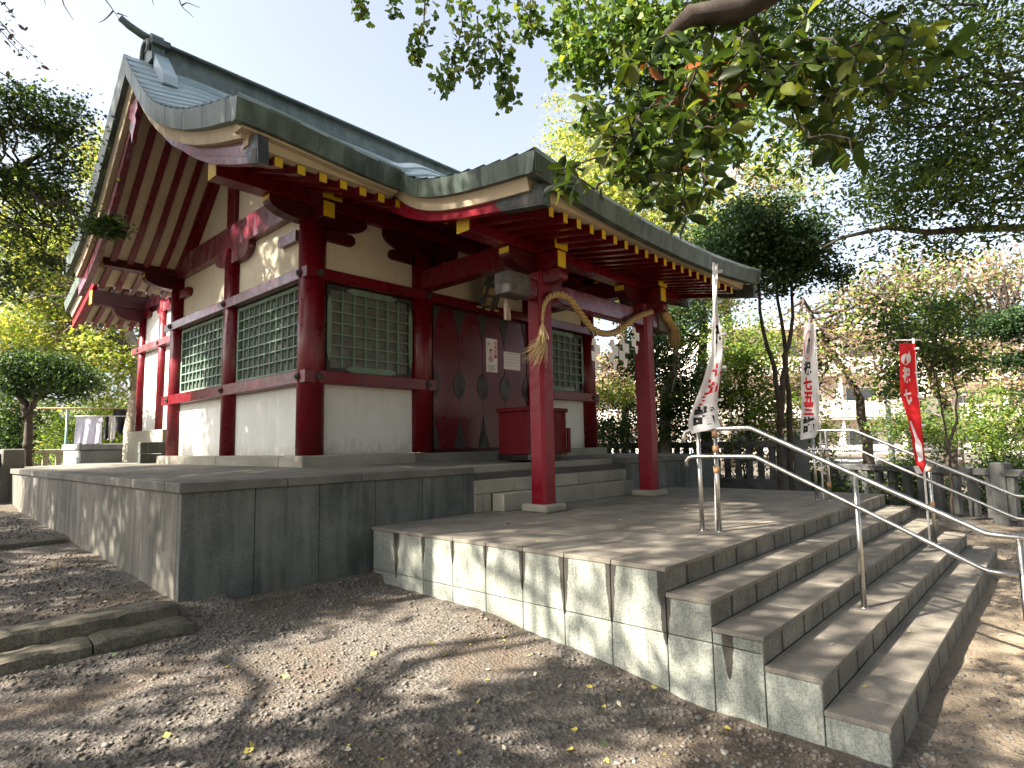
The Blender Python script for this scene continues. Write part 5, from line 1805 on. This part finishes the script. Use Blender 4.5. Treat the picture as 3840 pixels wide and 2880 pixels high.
# near broad-leaved tree at upper right, a scaly limb crossing the top edge
BT = thing('broadleaf_tree', 'broad leaved tree with scaly limb and a few brown leaves hanging close at upper right', 'tree', (1.9, -7.2, -1.4))
tube('trunk', bend((1.9, -7.2, -1.45), (1.75, -6.9, 1.5), 0, 6, .01), np.linspace(.26, .2, 6), BARK, BT, 12)
La, Lb, Lc = at(2585, 60, 2.7), at(2760, 40, 2.7), at(3020, -110, 2.7)
Lm = (np.array([1.75, -6.9, 1.5]))
LIMB = np.vstack([bend(Lm, at(3250, -420, 2.3), .1, 7, .03)[:-1], [at(3250, -420, 2.3), Lc, Lb, La, at(2500, 130, 2.72)]])
tube('limb', LIMB, np.r_[np.linspace(.15, .075, 7), .068, .058, .045, .02], BARK, BT, 12)
whorls = []
for (px_, py_, d, n) in ((2180, 640, 2.7, 0),):
    pass
Wc = []
for cx_, cy_, sx_, sy_, k, d in ((2450, 420, 190, 150, 15, 2.6), (2680, 330, 170, 190, 17, 2.6), (2330, 610, 120, 60, 7, 2.65), (2600, 600, 150, 110, 10, 2.65), (2900, 200, 170, 130, 16, 2.5), (3080, 350, 150, 130, 13, 2.5), (3250, 260, 170, 130, 14, 2.45), (2150, 660, 50, 60, 4, 2.7), (3120, 560, 70, 80, 4, 2.5), (3420, 180, 130, 120, 8, 2.4), (2520, 760, 120, 60, 5, 2.7)):
    for _ in range(int(k * 1.6)):
        Wc.append(at(RNG.normal(cx_, sx_ * .62), RNG.normal(cy_, sy_ * .62), d * 1.12 + RNG.normal(0, .2)))
Wc = np.array(Wc)
lp, ly, tws = [], [], []
for c in Wc:
    n = RNG.integers(5, 9)
    a = RNG.uniform(0, 6.28)
    for q in range(n):
        an = a + q * 6.28 / n + RNG.normal(0, .25)
        dv = np.array([math.cos(an), math.sin(an), RNG.normal(-.25, .35)])
        lp.append(c + dv * .012); ly.append(dv)
    dd = np.linalg.norm(Wc - c, axis=1) + 1e3 * (np.linalg.norm(Wc - LIMB[-3], axis=1) >= np.linalg.norm(c - LIMB[-3]) - .02)
    j = int(np.argmin(dd))
    q0 = Wc[j] if dd[j] < .6 else LIMB[int(np.argmin(np.linalg.norm(LIMB - c, axis=1)))]
    tws.append(tubeg(bend(q0, c, -.04, 6, .08), np.linspace(.006, .003, 6), 5, False))
V, F = join(tws)
mk('twig', V, F, BARK, BT, smooth=True)
lp, ly = np.array(lp), np.array(ly)
V, C, st, nf = leaves_geo(lp, .105, 'big', 0, ydir=ly)
bc = np.array([at(2380, 170, 3.0), at(2690, 330, 2.9), at(2560, 60, 2.9), at(2450, 250, 3.0)])
near_b = np.min(np.linalg.norm(lp[:, None] - bc[None], axis=2), axis=1) < .17
mi = np.repeat(np.where(RNG.random(len(lp)) < np.where(near_b, .45, .008), 1, 0), nf)
me = fast_mesh('crown', V - OFF[BT], C, st, [L_MAG, L_BRN], mi)
link('crown', me, BT)
# finer foliage behind it
crown_mesh('crown', clump_points([(at(2620, 420, 4.2), (.75, .5, .42), 120, 10, .09), (at(2900, 520, 4.4), (.5, .4, .28), 46, 9, .09), (at(2520, 690, 4.3), (.35, .3, .2), 30, 9, .08)])[0], .07, 'oval', [L_MID, L_YG], [.75, .25], BT)

# large small-leaved tree filling the upper right
tree('evergreen_tree', 'large dark green small leaved tree filling the upper right corner', 'tree',
     [gp(at(4700, 2000, 8)), at(4500, 1300, 8), at(4000, 300, 8.2)], .22,
     [(at(3130, 150, 8), (1.35, 1.3, .85), 130, 52, .32), (at(3560, 330, 7.6), (1.35, 1.4, 1.15), 180, 54, .32), (at(3820, 650, 7.4), (.8, 1.0, .75), 90, 52, .28),
      (at(3420, 700, 7.8), (1.0, 1.0, .42), 80, 52, .28), (at(3480, 890, 8.4), (1.1, 1.0, .32), 34, 36, .26), (at(2860, 60, 8.4), (1.0, 1.0, .55), 60, 50, .3), (at(3150, 520, 8.2), (.6, .6, .4), 22, 40, .25)],
     .075, 'oval', [L_MID, L_YG, L_DARK], [.55, .2, .25], 40, .03, twigs=2)
BRt = tube('branch', [at(4050, 850, 8.2), at(3650, 858, 8.1), at(3480, 872, 8.1), at(3330, 852, 8.2), at(3160, 890, 8.3), at(3080, 930, 8.3)], [.06, .05, .042, .035, .022, .01], BARK, bpy.data.objects['evergreen_tree'], 8)

# dark multi-stemmed tree in front of the fence, right of the porch roof
b0 = gp(at(2925, 1800, 10.6))
tree('evergreen_tree', 'dark slender multi stemmed tree with dense black green crown right of the porch roof', 'tree',
     [[b0, at(2925, 1560, 10.6), at(2905, 1380, 10.6), at(2860, 1230, 10.6), at(2835, 960, 10.6)], [at(2928, 1600, 10.6), at(2935, 1420, 10.6), at(2965, 1250, 10.6), at(2975, 1000, 10.6)],
      [gp(at(2965, 1800, 10.7)), at(2960, 1550, 10.7), at(2938, 1250, 10.7), at(2900, 1000, 10.7)]], .062,
     [(at(2840, 880, 10.6), (1.05, 1.0, .55), 120, 120, .32), (at(2990, 960, 10.6), (.75, .8, .42), 70, 100, .28), (at(2720, 960, 10.4), (.55, .6, .35), 40, 90, .26), (at(3120, 1040, 10.6), (.4, .4, .16), 14, 60, .2), (at(2900, 1060, 10.6), (.8, .6, .15), 26, 60, .22)],
     .075, 'quad', [L_DARK, L_MID], [.86, .14], 26, .02, twigs=1)

# sunlit yellow-green trees behind the roof
tree('ginkgo_tree', 'tall yellow green sunlit tree rising behind the porch roof', 'tree', [gp(at(2330, 1640, 25)), at(2330, 1200, 25), at(2330, 500, 25)], .3,
     [(at(2300, 820, 25), (4.0, 3.5, 4.2), 420, 62, .6), (at(2170, 560, 25), (1.6, 1.6, 3.2), 80, 34, .5), (at(2080, 850, 25), (1.4, 1.4, 1.6), 60, 44, .5)], .17, 'quad', [L_YEL, L_YG], [.72, .28], 46, .07, twigs=2, bark=BARKP)
tree('zelkova_tree', 'yellowing half bare tree with thin pale twigs behind the dark slender tree', 'tree', [gp(at(2720, 1640, 23)), at(2720, 1100, 23), at(2760, 620, 23)], .22,
     [(at(2700, 950, 23), (2.9, 2.6, 2.3), 200, 60, .5), (at(2880, 700, 23), (2.4, 2.0, 1.4), 70, 40, .4), (at(2560, 1060, 22), (2.0, 2.0, 1.5), 110, 60, .5)], .15, 'quad', [L_YEL, L_AUT, L_YG], [.55, .15, .3], 60, .06, twigs=3, bark=BARKP)
# conifer trunk and greens behind the far porch post
tree('cedar_tree', 'dark green tree with straight grey trunk just beyond the terrace fence', 'tree', [gp(at(2640, 1640, 16)), at(2636, 1300, 16), at(2632, 900, 16)], .17,
     [(at(2520, 1180, 16), (1.5, 1.3, .9), 90, 70, .36), (at(2640, 1000, 16), (1.3, 1.2, 1.0), 70, 60, .36), (at(2560, 1420, 15.5), (1.0, .9, .75), 70, 66, .34), (at(2400, 1330, 16), (.8, .8, .6), 40, 60, .3)], .10, 'quad', [L_DARK, L_MID], [.5, .5], 26, .035, twigs=1)
tree('crooked_tree', 'crooked pale trunked tree leaning beside the far porch post', 'tree', [gp(at(2480, 1650, 15)), at(2495, 1560, 15), at(2490, 1480, 15), at(2530, 1380, 15), at(2540, 1250, 15)], .17,
     [(at(2470, 1300, 15), (.8, .8, .6), 40, 50, .3), (at(2560, 1520, 14.8), (.8, .6, .4), 34, 50, .28)], .10, 'quad', [L_MID, L_DARK], [.6, .4], 14, .03, bark=BARKP)
tree('young_tree', 'bright yellow green young tree between the two white banners', 'tree', [gp(at(2800, 1660, 14)), at(2800, 1500, 14), at(2800, 1250, 14)], .06,
     [(at(2800, 1330, 14), (.95, .9, 1.0), 90, 54, .28), (at(2720, 1500, 14), (.7, .7, .5), 40, 48, .26), (at(2870, 1520, 13.6), (.7, .6, .5), 36, 44, .26)], .10, 'oval', [L_YG, L_MID], [.7, .3], 18, .02, twigs=1)
# autumn cherries along the street
tree('cherry_tree', 'pink brown autumn cherry with dark limb behind the white banner', 'tree', [gp(at(3260, 1660, 18)), at(3225, 1500, 18), at(3120, 1320, 18), at(3010, 1120, 18)], .16,
     [(at(3120, 1280, 18), (2.1, 1.8, 1.5), 80, 42, .42), (at(3020, 1470, 18), (1.2, 1.2, .9), 30, 38, .4), (at(3260, 1120, 18), (1.5, 1.4, .9), 40, 40, .4)], .13, 'quad', [L_AUT, L_YG, L_YEL], [.5, .35, .15], 40, .05, twigs=3)
tree('cherry_tree', 'wide russet and green cherry spreading behind the red banner', 'tree', [gp(at(3560, 1680, 17)), at(3540, 1500, 17), at(3420, 1260, 17), at(3270, 1090, 17)], .18,
     [(at(3450, 1080, 17), (2.2, 1.9, 1.2), 84, 46, .42), (at(3620, 1280, 17), (1.9, 1.6, 1.3), 66, 46, .42), (at(3400, 1400, 16.6), (1.2, 1.1, .9), 36, 42, .38)], .13, 'quad', [L_AUT, L_YG, L_MID], [.5, .35, .15], 50, .055, twigs=3)
tree('cherry_tree', 'rust coloured cherry at the right edge above the clipped shrubs', 'tree', [gp(at(3880, 1700, 15)), at(3870, 1500, 15), at(3800, 1240, 15)], .14,
     [(at(3800, 1380, 15), (1.3, 1.3, 1.1), 60, 44, .38), (at(3760, 1050, 15.5), (1.5, 1.3, .9), 54, 42, .4)], .12, 'quad', [L_AUT, L_YG], [.72, .28], 34, .045, twigs=3)
tree('cherry_tree', 'pale pink leaved tree low behind the porch posts', 'tree', [gp(at(2330, 1640, 20)), at(2340, 1500, 20), at(2300, 1380, 20)], .12,
     [(at(2290, 1420, 20), (1.3, 1.2, .9), 80, 48, .4)], .14, 'quad', [L_AUT, L_YEL], [.75, .25], 26, .04, twigs=3)
# saplings and dark midstory before the lower fence
tree('sapling', 'thin dark sapling with forked stem behind the red banner', 'tree', [[gp(at(3580, 2060, 10.4)), at(3566, 1800, 10.4), at(3545, 1600, 10.4), at(3500, 1380, 10.4)], [at(3550, 1690, 10.4), at(3590, 1580, 10.4), at(3570, 1380, 10.4)]], .028,
     [(at(3470, 1220, 10.6), (.85, .8, .6), 70, 52, .26), (at(3400, 1440, 10.8), (.45, .5, .35), 26, 44, .22), (at(3580, 1350, 10.6), (.45, .4, .4), 24, 40, .22)], .085, 'oval', [L_MID, L_DARK, L_YG], [.5, .3, .2], 16, .012, twigs=1)
tree('pine_tree', 'dark flat topped pine clump at the right edge', 'tree', [gp(at(3960, 1900, 12)), at(3960, 1500, 12), at(3860, 1240, 12)], .1,
     [(at(3790, 1210, 12), (.75, .7, .26), 60, 80, .24), (at(3840, 1350, 12), (.5, .5, .15), 26, 60, .2)], .08, 'quad', [L_DARK], [1.0], 12, .03)
# shrubs and hedges
SHR = [('dark clipped hedge behind the terrace fence left of the far post', (2330, 1590), 15.5, (1.5, .9, .55), 90, [L_DARK, L_MID], [.6, .4]),
       ('green hedge shrub behind the terrace fence right of the far post', (2560, 1600), 15, (1.1, .9, .5), 70, [L_MID, L_DARK], [.6, .4]),
       ('yellow green sunny bush above the dark hedge', (2330, 1490), 17, (1.2, 1.0, .7), 60, [L_YG, L_YEL], [.8, .2]),
       ('bright green bush right of the slender dark tree', (3010, 1640), 14.5, (1.2, 1.0, .6), 70, [L_YG, L_MID], [.7, .3]),
       ('low olive bush left of the slender dark tree', (2780, 1620), 14.5, (1.0, .9, .55), 60, [L_YG, L_MID], [.55, .45]),
       ('clipped light green shrub below the wide russet cherry', (3430, 1600), 14, (1.2, .9, .6), 80, [L_MID, L_YG], [.5, .5]),
       ('large pale green clipped shrub at the right edge', (3740, 1590), 13.5, (1.25, 1.0, .85), 120, [L_YG, L_MID], [.6, .4]),
       ('dark green undergrowth behind the lower fence near the corner post', (3130, 1850), 13.6, (1.3, .9, .55), 80, [L_MID, L_DARK, L_YG], [.5, .35, .15]),
       ('leafy undergrowth behind the lower fence under the red banner', (3420, 1830), 12.6, (1.2, .8, .6), 80, [L_MID, L_DARK, L_YG], [.45, .35, .2]),
       ('dense undergrowth behind the lower fence at the right edge', (3790, 1830), 11.8, (1.3, .8, .65), 90, [L_MID, L_DARK], [.55, .45])]
for lab, pxy, d, r, nc, mats, pr in SHR:
    c = at(*pxy, d)
    b = gp(c)
    t = thing('shrub', lab, 'shrub', tuple(b))
    e = [(c, r, nc, 46, .24)]
    if c[2] - r[2] > b[2] + .15:
        e.append(((c + b) / 2, (r[0] * .8, r[1] * .8, max(.2, (c[2] - b[2]) / 2)), int(nc * .45), 36, .24))
    pts, cents = clump_points(e)
    st_ = [tubeg(bend(b + np.array([RNG.normal(0, .1), RNG.normal(0, .1), 0]), q, 0, 5, .05), np.linspace(.02, .006, 5), 5, False) for q in cents[RNG.choice(len(cents), 10, replace=False)]]
    V, F = join(st_)
    mk('stem', V, F, BARK, t)
    crown_mesh('foliage', pts, .085, 'oval', mats, pr, t)

# ---- left side
tree('maple_tree', 'dark green maple in layers at the left edge with one spray over the roof end', 'tree', [gp((-3.4, 4.6, 0)), (-3.0, 4.6, 1.5), (-1.6, 4.8, 3.4), at(60, 640, 8)], .14,
     [(at(90, 460, 8), (.75, .8, .24), 48, 80, .22), (at(210, 440, 8), (.5, .6, .2), 26, 80, .2), (at(250, 610, 8.2), (.4, .5, .16), 18, 64, .2), (at(90, 690, 8), (.8, .8, .2), 42, 70, .22), (at(190, 780, 8.1), (.5, .55, .13), 20, 60, .18), (at(50, 880, 8), (.7, .8, .2), 30, 66, .22),
      (at(160, 980, 8.2), (.35, .5, .16), 12, 54, .18), (at(60, 1050, 8), (.7, .8, .25), 26, 60, .22), (at(390, 850, 6.6), (.20, .2, .09), 22, 60, .09)], .055, 'star', [L_DARK, L_MID, L_YG], [.45, .35, .2], 40, .02, droop=.2, twigs=1, flat=.8)
tree('maple_tree', 'yellow green sunlit maple with pale forked trunk beside the rear hall', 'tree', [gp(at(512, 1700, 17)), at(518, 1380, 17), at(500, 1290, 17), at(455, 1180, 17), at(430, 1080, 17)], .22,
     [(at(330, 1000, 17.5), (2.3, 2.2, 1.2), 150, 66, .46), (at(120, 900, 18), (2.2, 2.0, 1.9), 150, 64, .46), (at(200, 1230, 17.5), (2.0, 1.8, 1.0), 130, 64, .44), (at(420, 1340, 17), (1.1, 1.2, .9), 70, 60, .4), (at(40, 1250, 18), (1.3, 1.3, 1.4), 70, 60, .42), (at(380, 640, 18), (.8, 1.0, 1.6), 40, 50, .4)],
     .12, 'star', [L_YEL, L_YG], [.6, .4], 50, .05, bark=BARKP, twigs=2, flat=.5)
tube('branch', [at(490, 1320, 16.8), at(400, 1240, 16.8), at(290, 1190, 16.6), at(160, 1110, 16.4), at(40, 1070, 16.2)], [.07, .055, .045, .03, .015], TWIG, bpy.data.objects['maple_tree.001'], 8)
tube('branch', [at(470, 1290, 16.8), at(360, 1230, 16.9), at(250, 1170, 17), at(120, 1090, 17)], [.05, .04, .03, .012], TWIG, bpy.data.objects['maple_tree.001'], 8)
tree('topiary_tree', 'rounded dark clipped tree with bent trunk beside the dark wall', 'tree', [[gp(at(108, 1745, 12)), at(106, 1640, 12), at(112, 1540, 12), at(150, 1470, 12)], [at(110, 1560, 12), at(85, 1500, 12), at(60, 1470, 12)]], .1,
     [(at(150, 1390, 12), (.80, .8, .36), 120, 84, .22), (at(270, 1440, 12), (.50, .55, .34), 60, 80, .22), (at(60, 1430, 12), (.5, .5, .35), 40, 70, .22)], .075, 'oval', [L_DARK, L_MID], [.75, .25], 26, .03)
for lab, pxy, d, r, nc, mats, pr in (
        ('dark bush against the left edge below the clipped tree', (40, 1560), 12.4, (.55, .6, .75), 70, [L_DARK, L_MID], [.5, .5]),
        ('sunny yellow bush behind the dark wall', (30, 1700), 14, (.6, .6, .5), 40, [L_YG, L_YEL], [.7, .3]),
        ('light green bush behind the washing line', (270, 1600), 19, (1.6, 1.0, 1.0), 100, [L_YG, L_MID], [.6, .4]),
        ('tall pale bush behind the striped washing', (430, 1540), 19, (1.1, 1.0, 1.1), 80, [L_YG, L_YEL], [.75, .25])):
    c = at(*pxy, d); b = gp(c)
    t = thing('shrub', lab, 'shrub', tuple(b))
    pts, cents = clump_points([(c, r, nc, 44, .26), ((c + b) / 2, (r[0] * .8, r[1] * .8, max(.3, (c[2] - b[2]) / 2)), nc // 2, 40, .26)])
    V, F = join([tubeg(bend(b, q, 0, 5, .05), np.linspace(.02, .006, 5), 5, False) for q in cents[:10]])
    mk('stem', V, F, BARK, t)
    crown_mesh('foliage', pts, .09, 'oval', mats, pr, t)
# bare twigs with purple leaves in the top left corner
PT = thing('bare_tree', 'thin bare twigs with a few purple leaves in the top left corner', 'tree', tuple(gp((-2.6, 1.0, 0))))
tube('trunk', bend(gp((-2.6, 1.0, 0)), (-2.5, .6, 5.0), 0, 6, .01), np.linspace(.12, .05, 6), TWIG, PT, 8)
tws, lp = [], []
for pts_ in ([(-200, -60), (0, 80), (60, 150), (145, 235)], [(-200, 40), (0, 110), (90, 220)], [(-150, -90), (20, 20), (60, 70)], [(350, -120), (390, -10), (425, 40), (455, 78)], [(425, 40), (395, 72), (370, 85)], [(215, -60), (240, 20), (275, 75)],
             [(640, -80), (680, 20), (725, 65)], [(680, 20), (700, 10), (750, 28)], [(-160, 210), (0, 270), (40, 300)], [(440, 50), (480, 62)], [(560, -60), (575, 20)], [(160, -60), (170, 20)]):
    C = np.array([at(a, b, 4.2) for a, b in pts_])
    P = np.concatenate([bend(C[i], C[i + 1], 0, 4, .03)[:-1] for i in range(len(C) - 1)] + [C[-1:]])
    tws.append(tubeg(P, np.linspace(.006, .0016, len(P)), 5, False))
    if pts_[0][0] < 0:
        lp += [p + RNG.normal(0, .03, 3) for p in P for _ in range(3)]
V, F = join(tws + [tubeg(bend((-2.5, .6, 5.0), at(-200, -60, 4.2), .1, 6, .03), np.linspace(.03, .006, 6), 6, False), tubeg(bend((-2.5, .6, 5.0), at(350, -120, 4.2), .1, 6, .03), np.linspace(.03, .006, 6), 6, False)])
mk('twig', V, F, TWIG, PT, smooth=True)
crown_mesh('crown', np.array(lp), .05, 'oval', [L_PUR], [1.0], PT)

# distant tree belt closing the horizon
BEL = []
for i in range(46):
    px = -900 + 130 * i
    d = 52 + 10 * RNG.random()
    c = at(px, 1560, d)
    BEL.append(((c[0], c[1], 1.6 + 1.2 * RNG.random()), (3.4, 3.4, 3.0 + 1.8 * RNG.random()), 34, 26, 1.1))
pts, _ = clump_points(BEL)
V, C, st, nf = leaves_geo(pts, .55, 'quad')
me = fast_mesh('tree_belt', V, C, st, [L_MID, L_YG, L_AUT], np.repeat(RNG.choice(3, len(pts), p=[.5, .35, .15]), nf))
tag(link('tree_belt', me), kind='stuff', label='distant belt of mixed green and russet trees beyond the houses')

# fallen leaves, one by one
def leafmesh(nm, shape, mat, curl):
    tv, tf = tmpl(shape)
    v = tv.copy(); v[:, 1] -= .45
    v[:, 2] = v[:, 2] * .8 + curl * (v[:, 0] ** 2 + .6 * v[:, 1] ** 2)
    me = bpy.data.meshes.new(nm)
    me.from_pydata(v.tolist(), [], [list(f) for f in tf])
    me.materials.append(mat)
    return me
F_Y = clothmat('fallen_yellow', (.55, .47, .12)); F_G = clothmat('fallen_green', (.25, .36, .15)); F_P = clothmat('fallen_pale', (.62, .56, .42)); F_B = clothmat('fallen_brown', (.20, .10, .06))
LM = {k: leafmesh('fallen_leaf', s_, m, c) for k, s_, m, c in (('y', 'ginkgo', F_Y, .4), ('g', 'ginkgo', F_G, .3), ('p', 'oval', F_P, .7), ('b', 'oval', F_B, 1.0))}
LTXT = {'y': ('yellow ginkgo leaf fallen on the {}', 'fallen yellow ginkgo leaves on the {}'), 'g': ('pale green ginkgo leaf fallen on the {}', 'fallen green ginkgo leaves on the {}'),
        'p': ('curled cream coloured leaf fallen on the {}', 'curled cream leaves on the {}'), 'b': ('curled brown leaf fallen on the {}', 'curled brown leaves on the {}')}
def drop(kind, x, y, z, s, where):
    o = link('fallen_leaf', LM[kind])
    o.location = (x, y, z + s * .10)
    o.scale = (s, s, s)
    o.rotation_euler = (RNG.normal(0, .35), RNG.normal(0, .35), RNG.uniform(0, 6.28))
    tag(o, LTXT[kind][0].format(where), 'leaf', LTXT[kind][1].format(where))
for i in range(70):
    px, py = RNG.uniform(60, 2600), RNG.uniform(2260, 2860)
    if RNG.random() < .55: px = RNG.uniform(1300, 2900)
    d = at(px, py, 1.0) - CAM
    t_ = (-1.2 - CAM[2]) / d[2]
    p = CAM + d * t_
    z = float(gz(p[0], p[1])); p = CAM + d * ((z - CAM[2]) / d[2])
    if not bool(in_front(p[:1], p[1:2])[0]) and (p[0] > XL - .05 or p[1] > -.45): continue
    if p[0] > XL - .04 or p[1] > -.45: continue
    drop('yyygpp'[int(RNG.integers(6))], p[0], p[1], float(gz(p[0], p[1])), RNG.uniform(.03, .055), 'gravel forecourt')
for i in range(22):
    k = int(RNG.integers(1, 5)); x = RNG.uniform(2.1, 8.0)
    drop('ppyb'[int(RNG.integers(4))], x, YF - (k - 1) * TR - RNG.uniform(.06, .26), ZL - k * RI, RNG.uniform(.025, .05), 'granite steps')
for i in range(20):
    drop('bbpy'[int(RNG.integers(4))], RNG.uniform(2.1, 8.0), RNG.uniform(-3.1, -.9), ZL, RNG.uniform(.03, .05), 'landing')
for i in range(26):
    x, y = RNG.uniform(3.2, 9.5), RNG.uniform(-5.6, -4.75)
    drop('yypp'[int(RNG.integers(4))], x, y, float(gz(x, y)), RNG.uniform(.03, .055), 'sandy path')
for i in range(16):
    x, y = RNG.uniform(8.7, 11), RNG.uniform(-4.6, -2.0)
    drop('pp'[int(RNG.integers(2))], x, y, float(gz(x, y)), RNG.uniform(.04, .06), 'dark ground by the fence')
for i in range(9):
    x, y = RNG.uniform(-1.4, -.1), RNG.uniform(.3, 3.3)
    drop('yp'[int(RNG.integers(2))], x, y, float(gz(x, y)), RNG.uniform(.03, .05), 'left path')
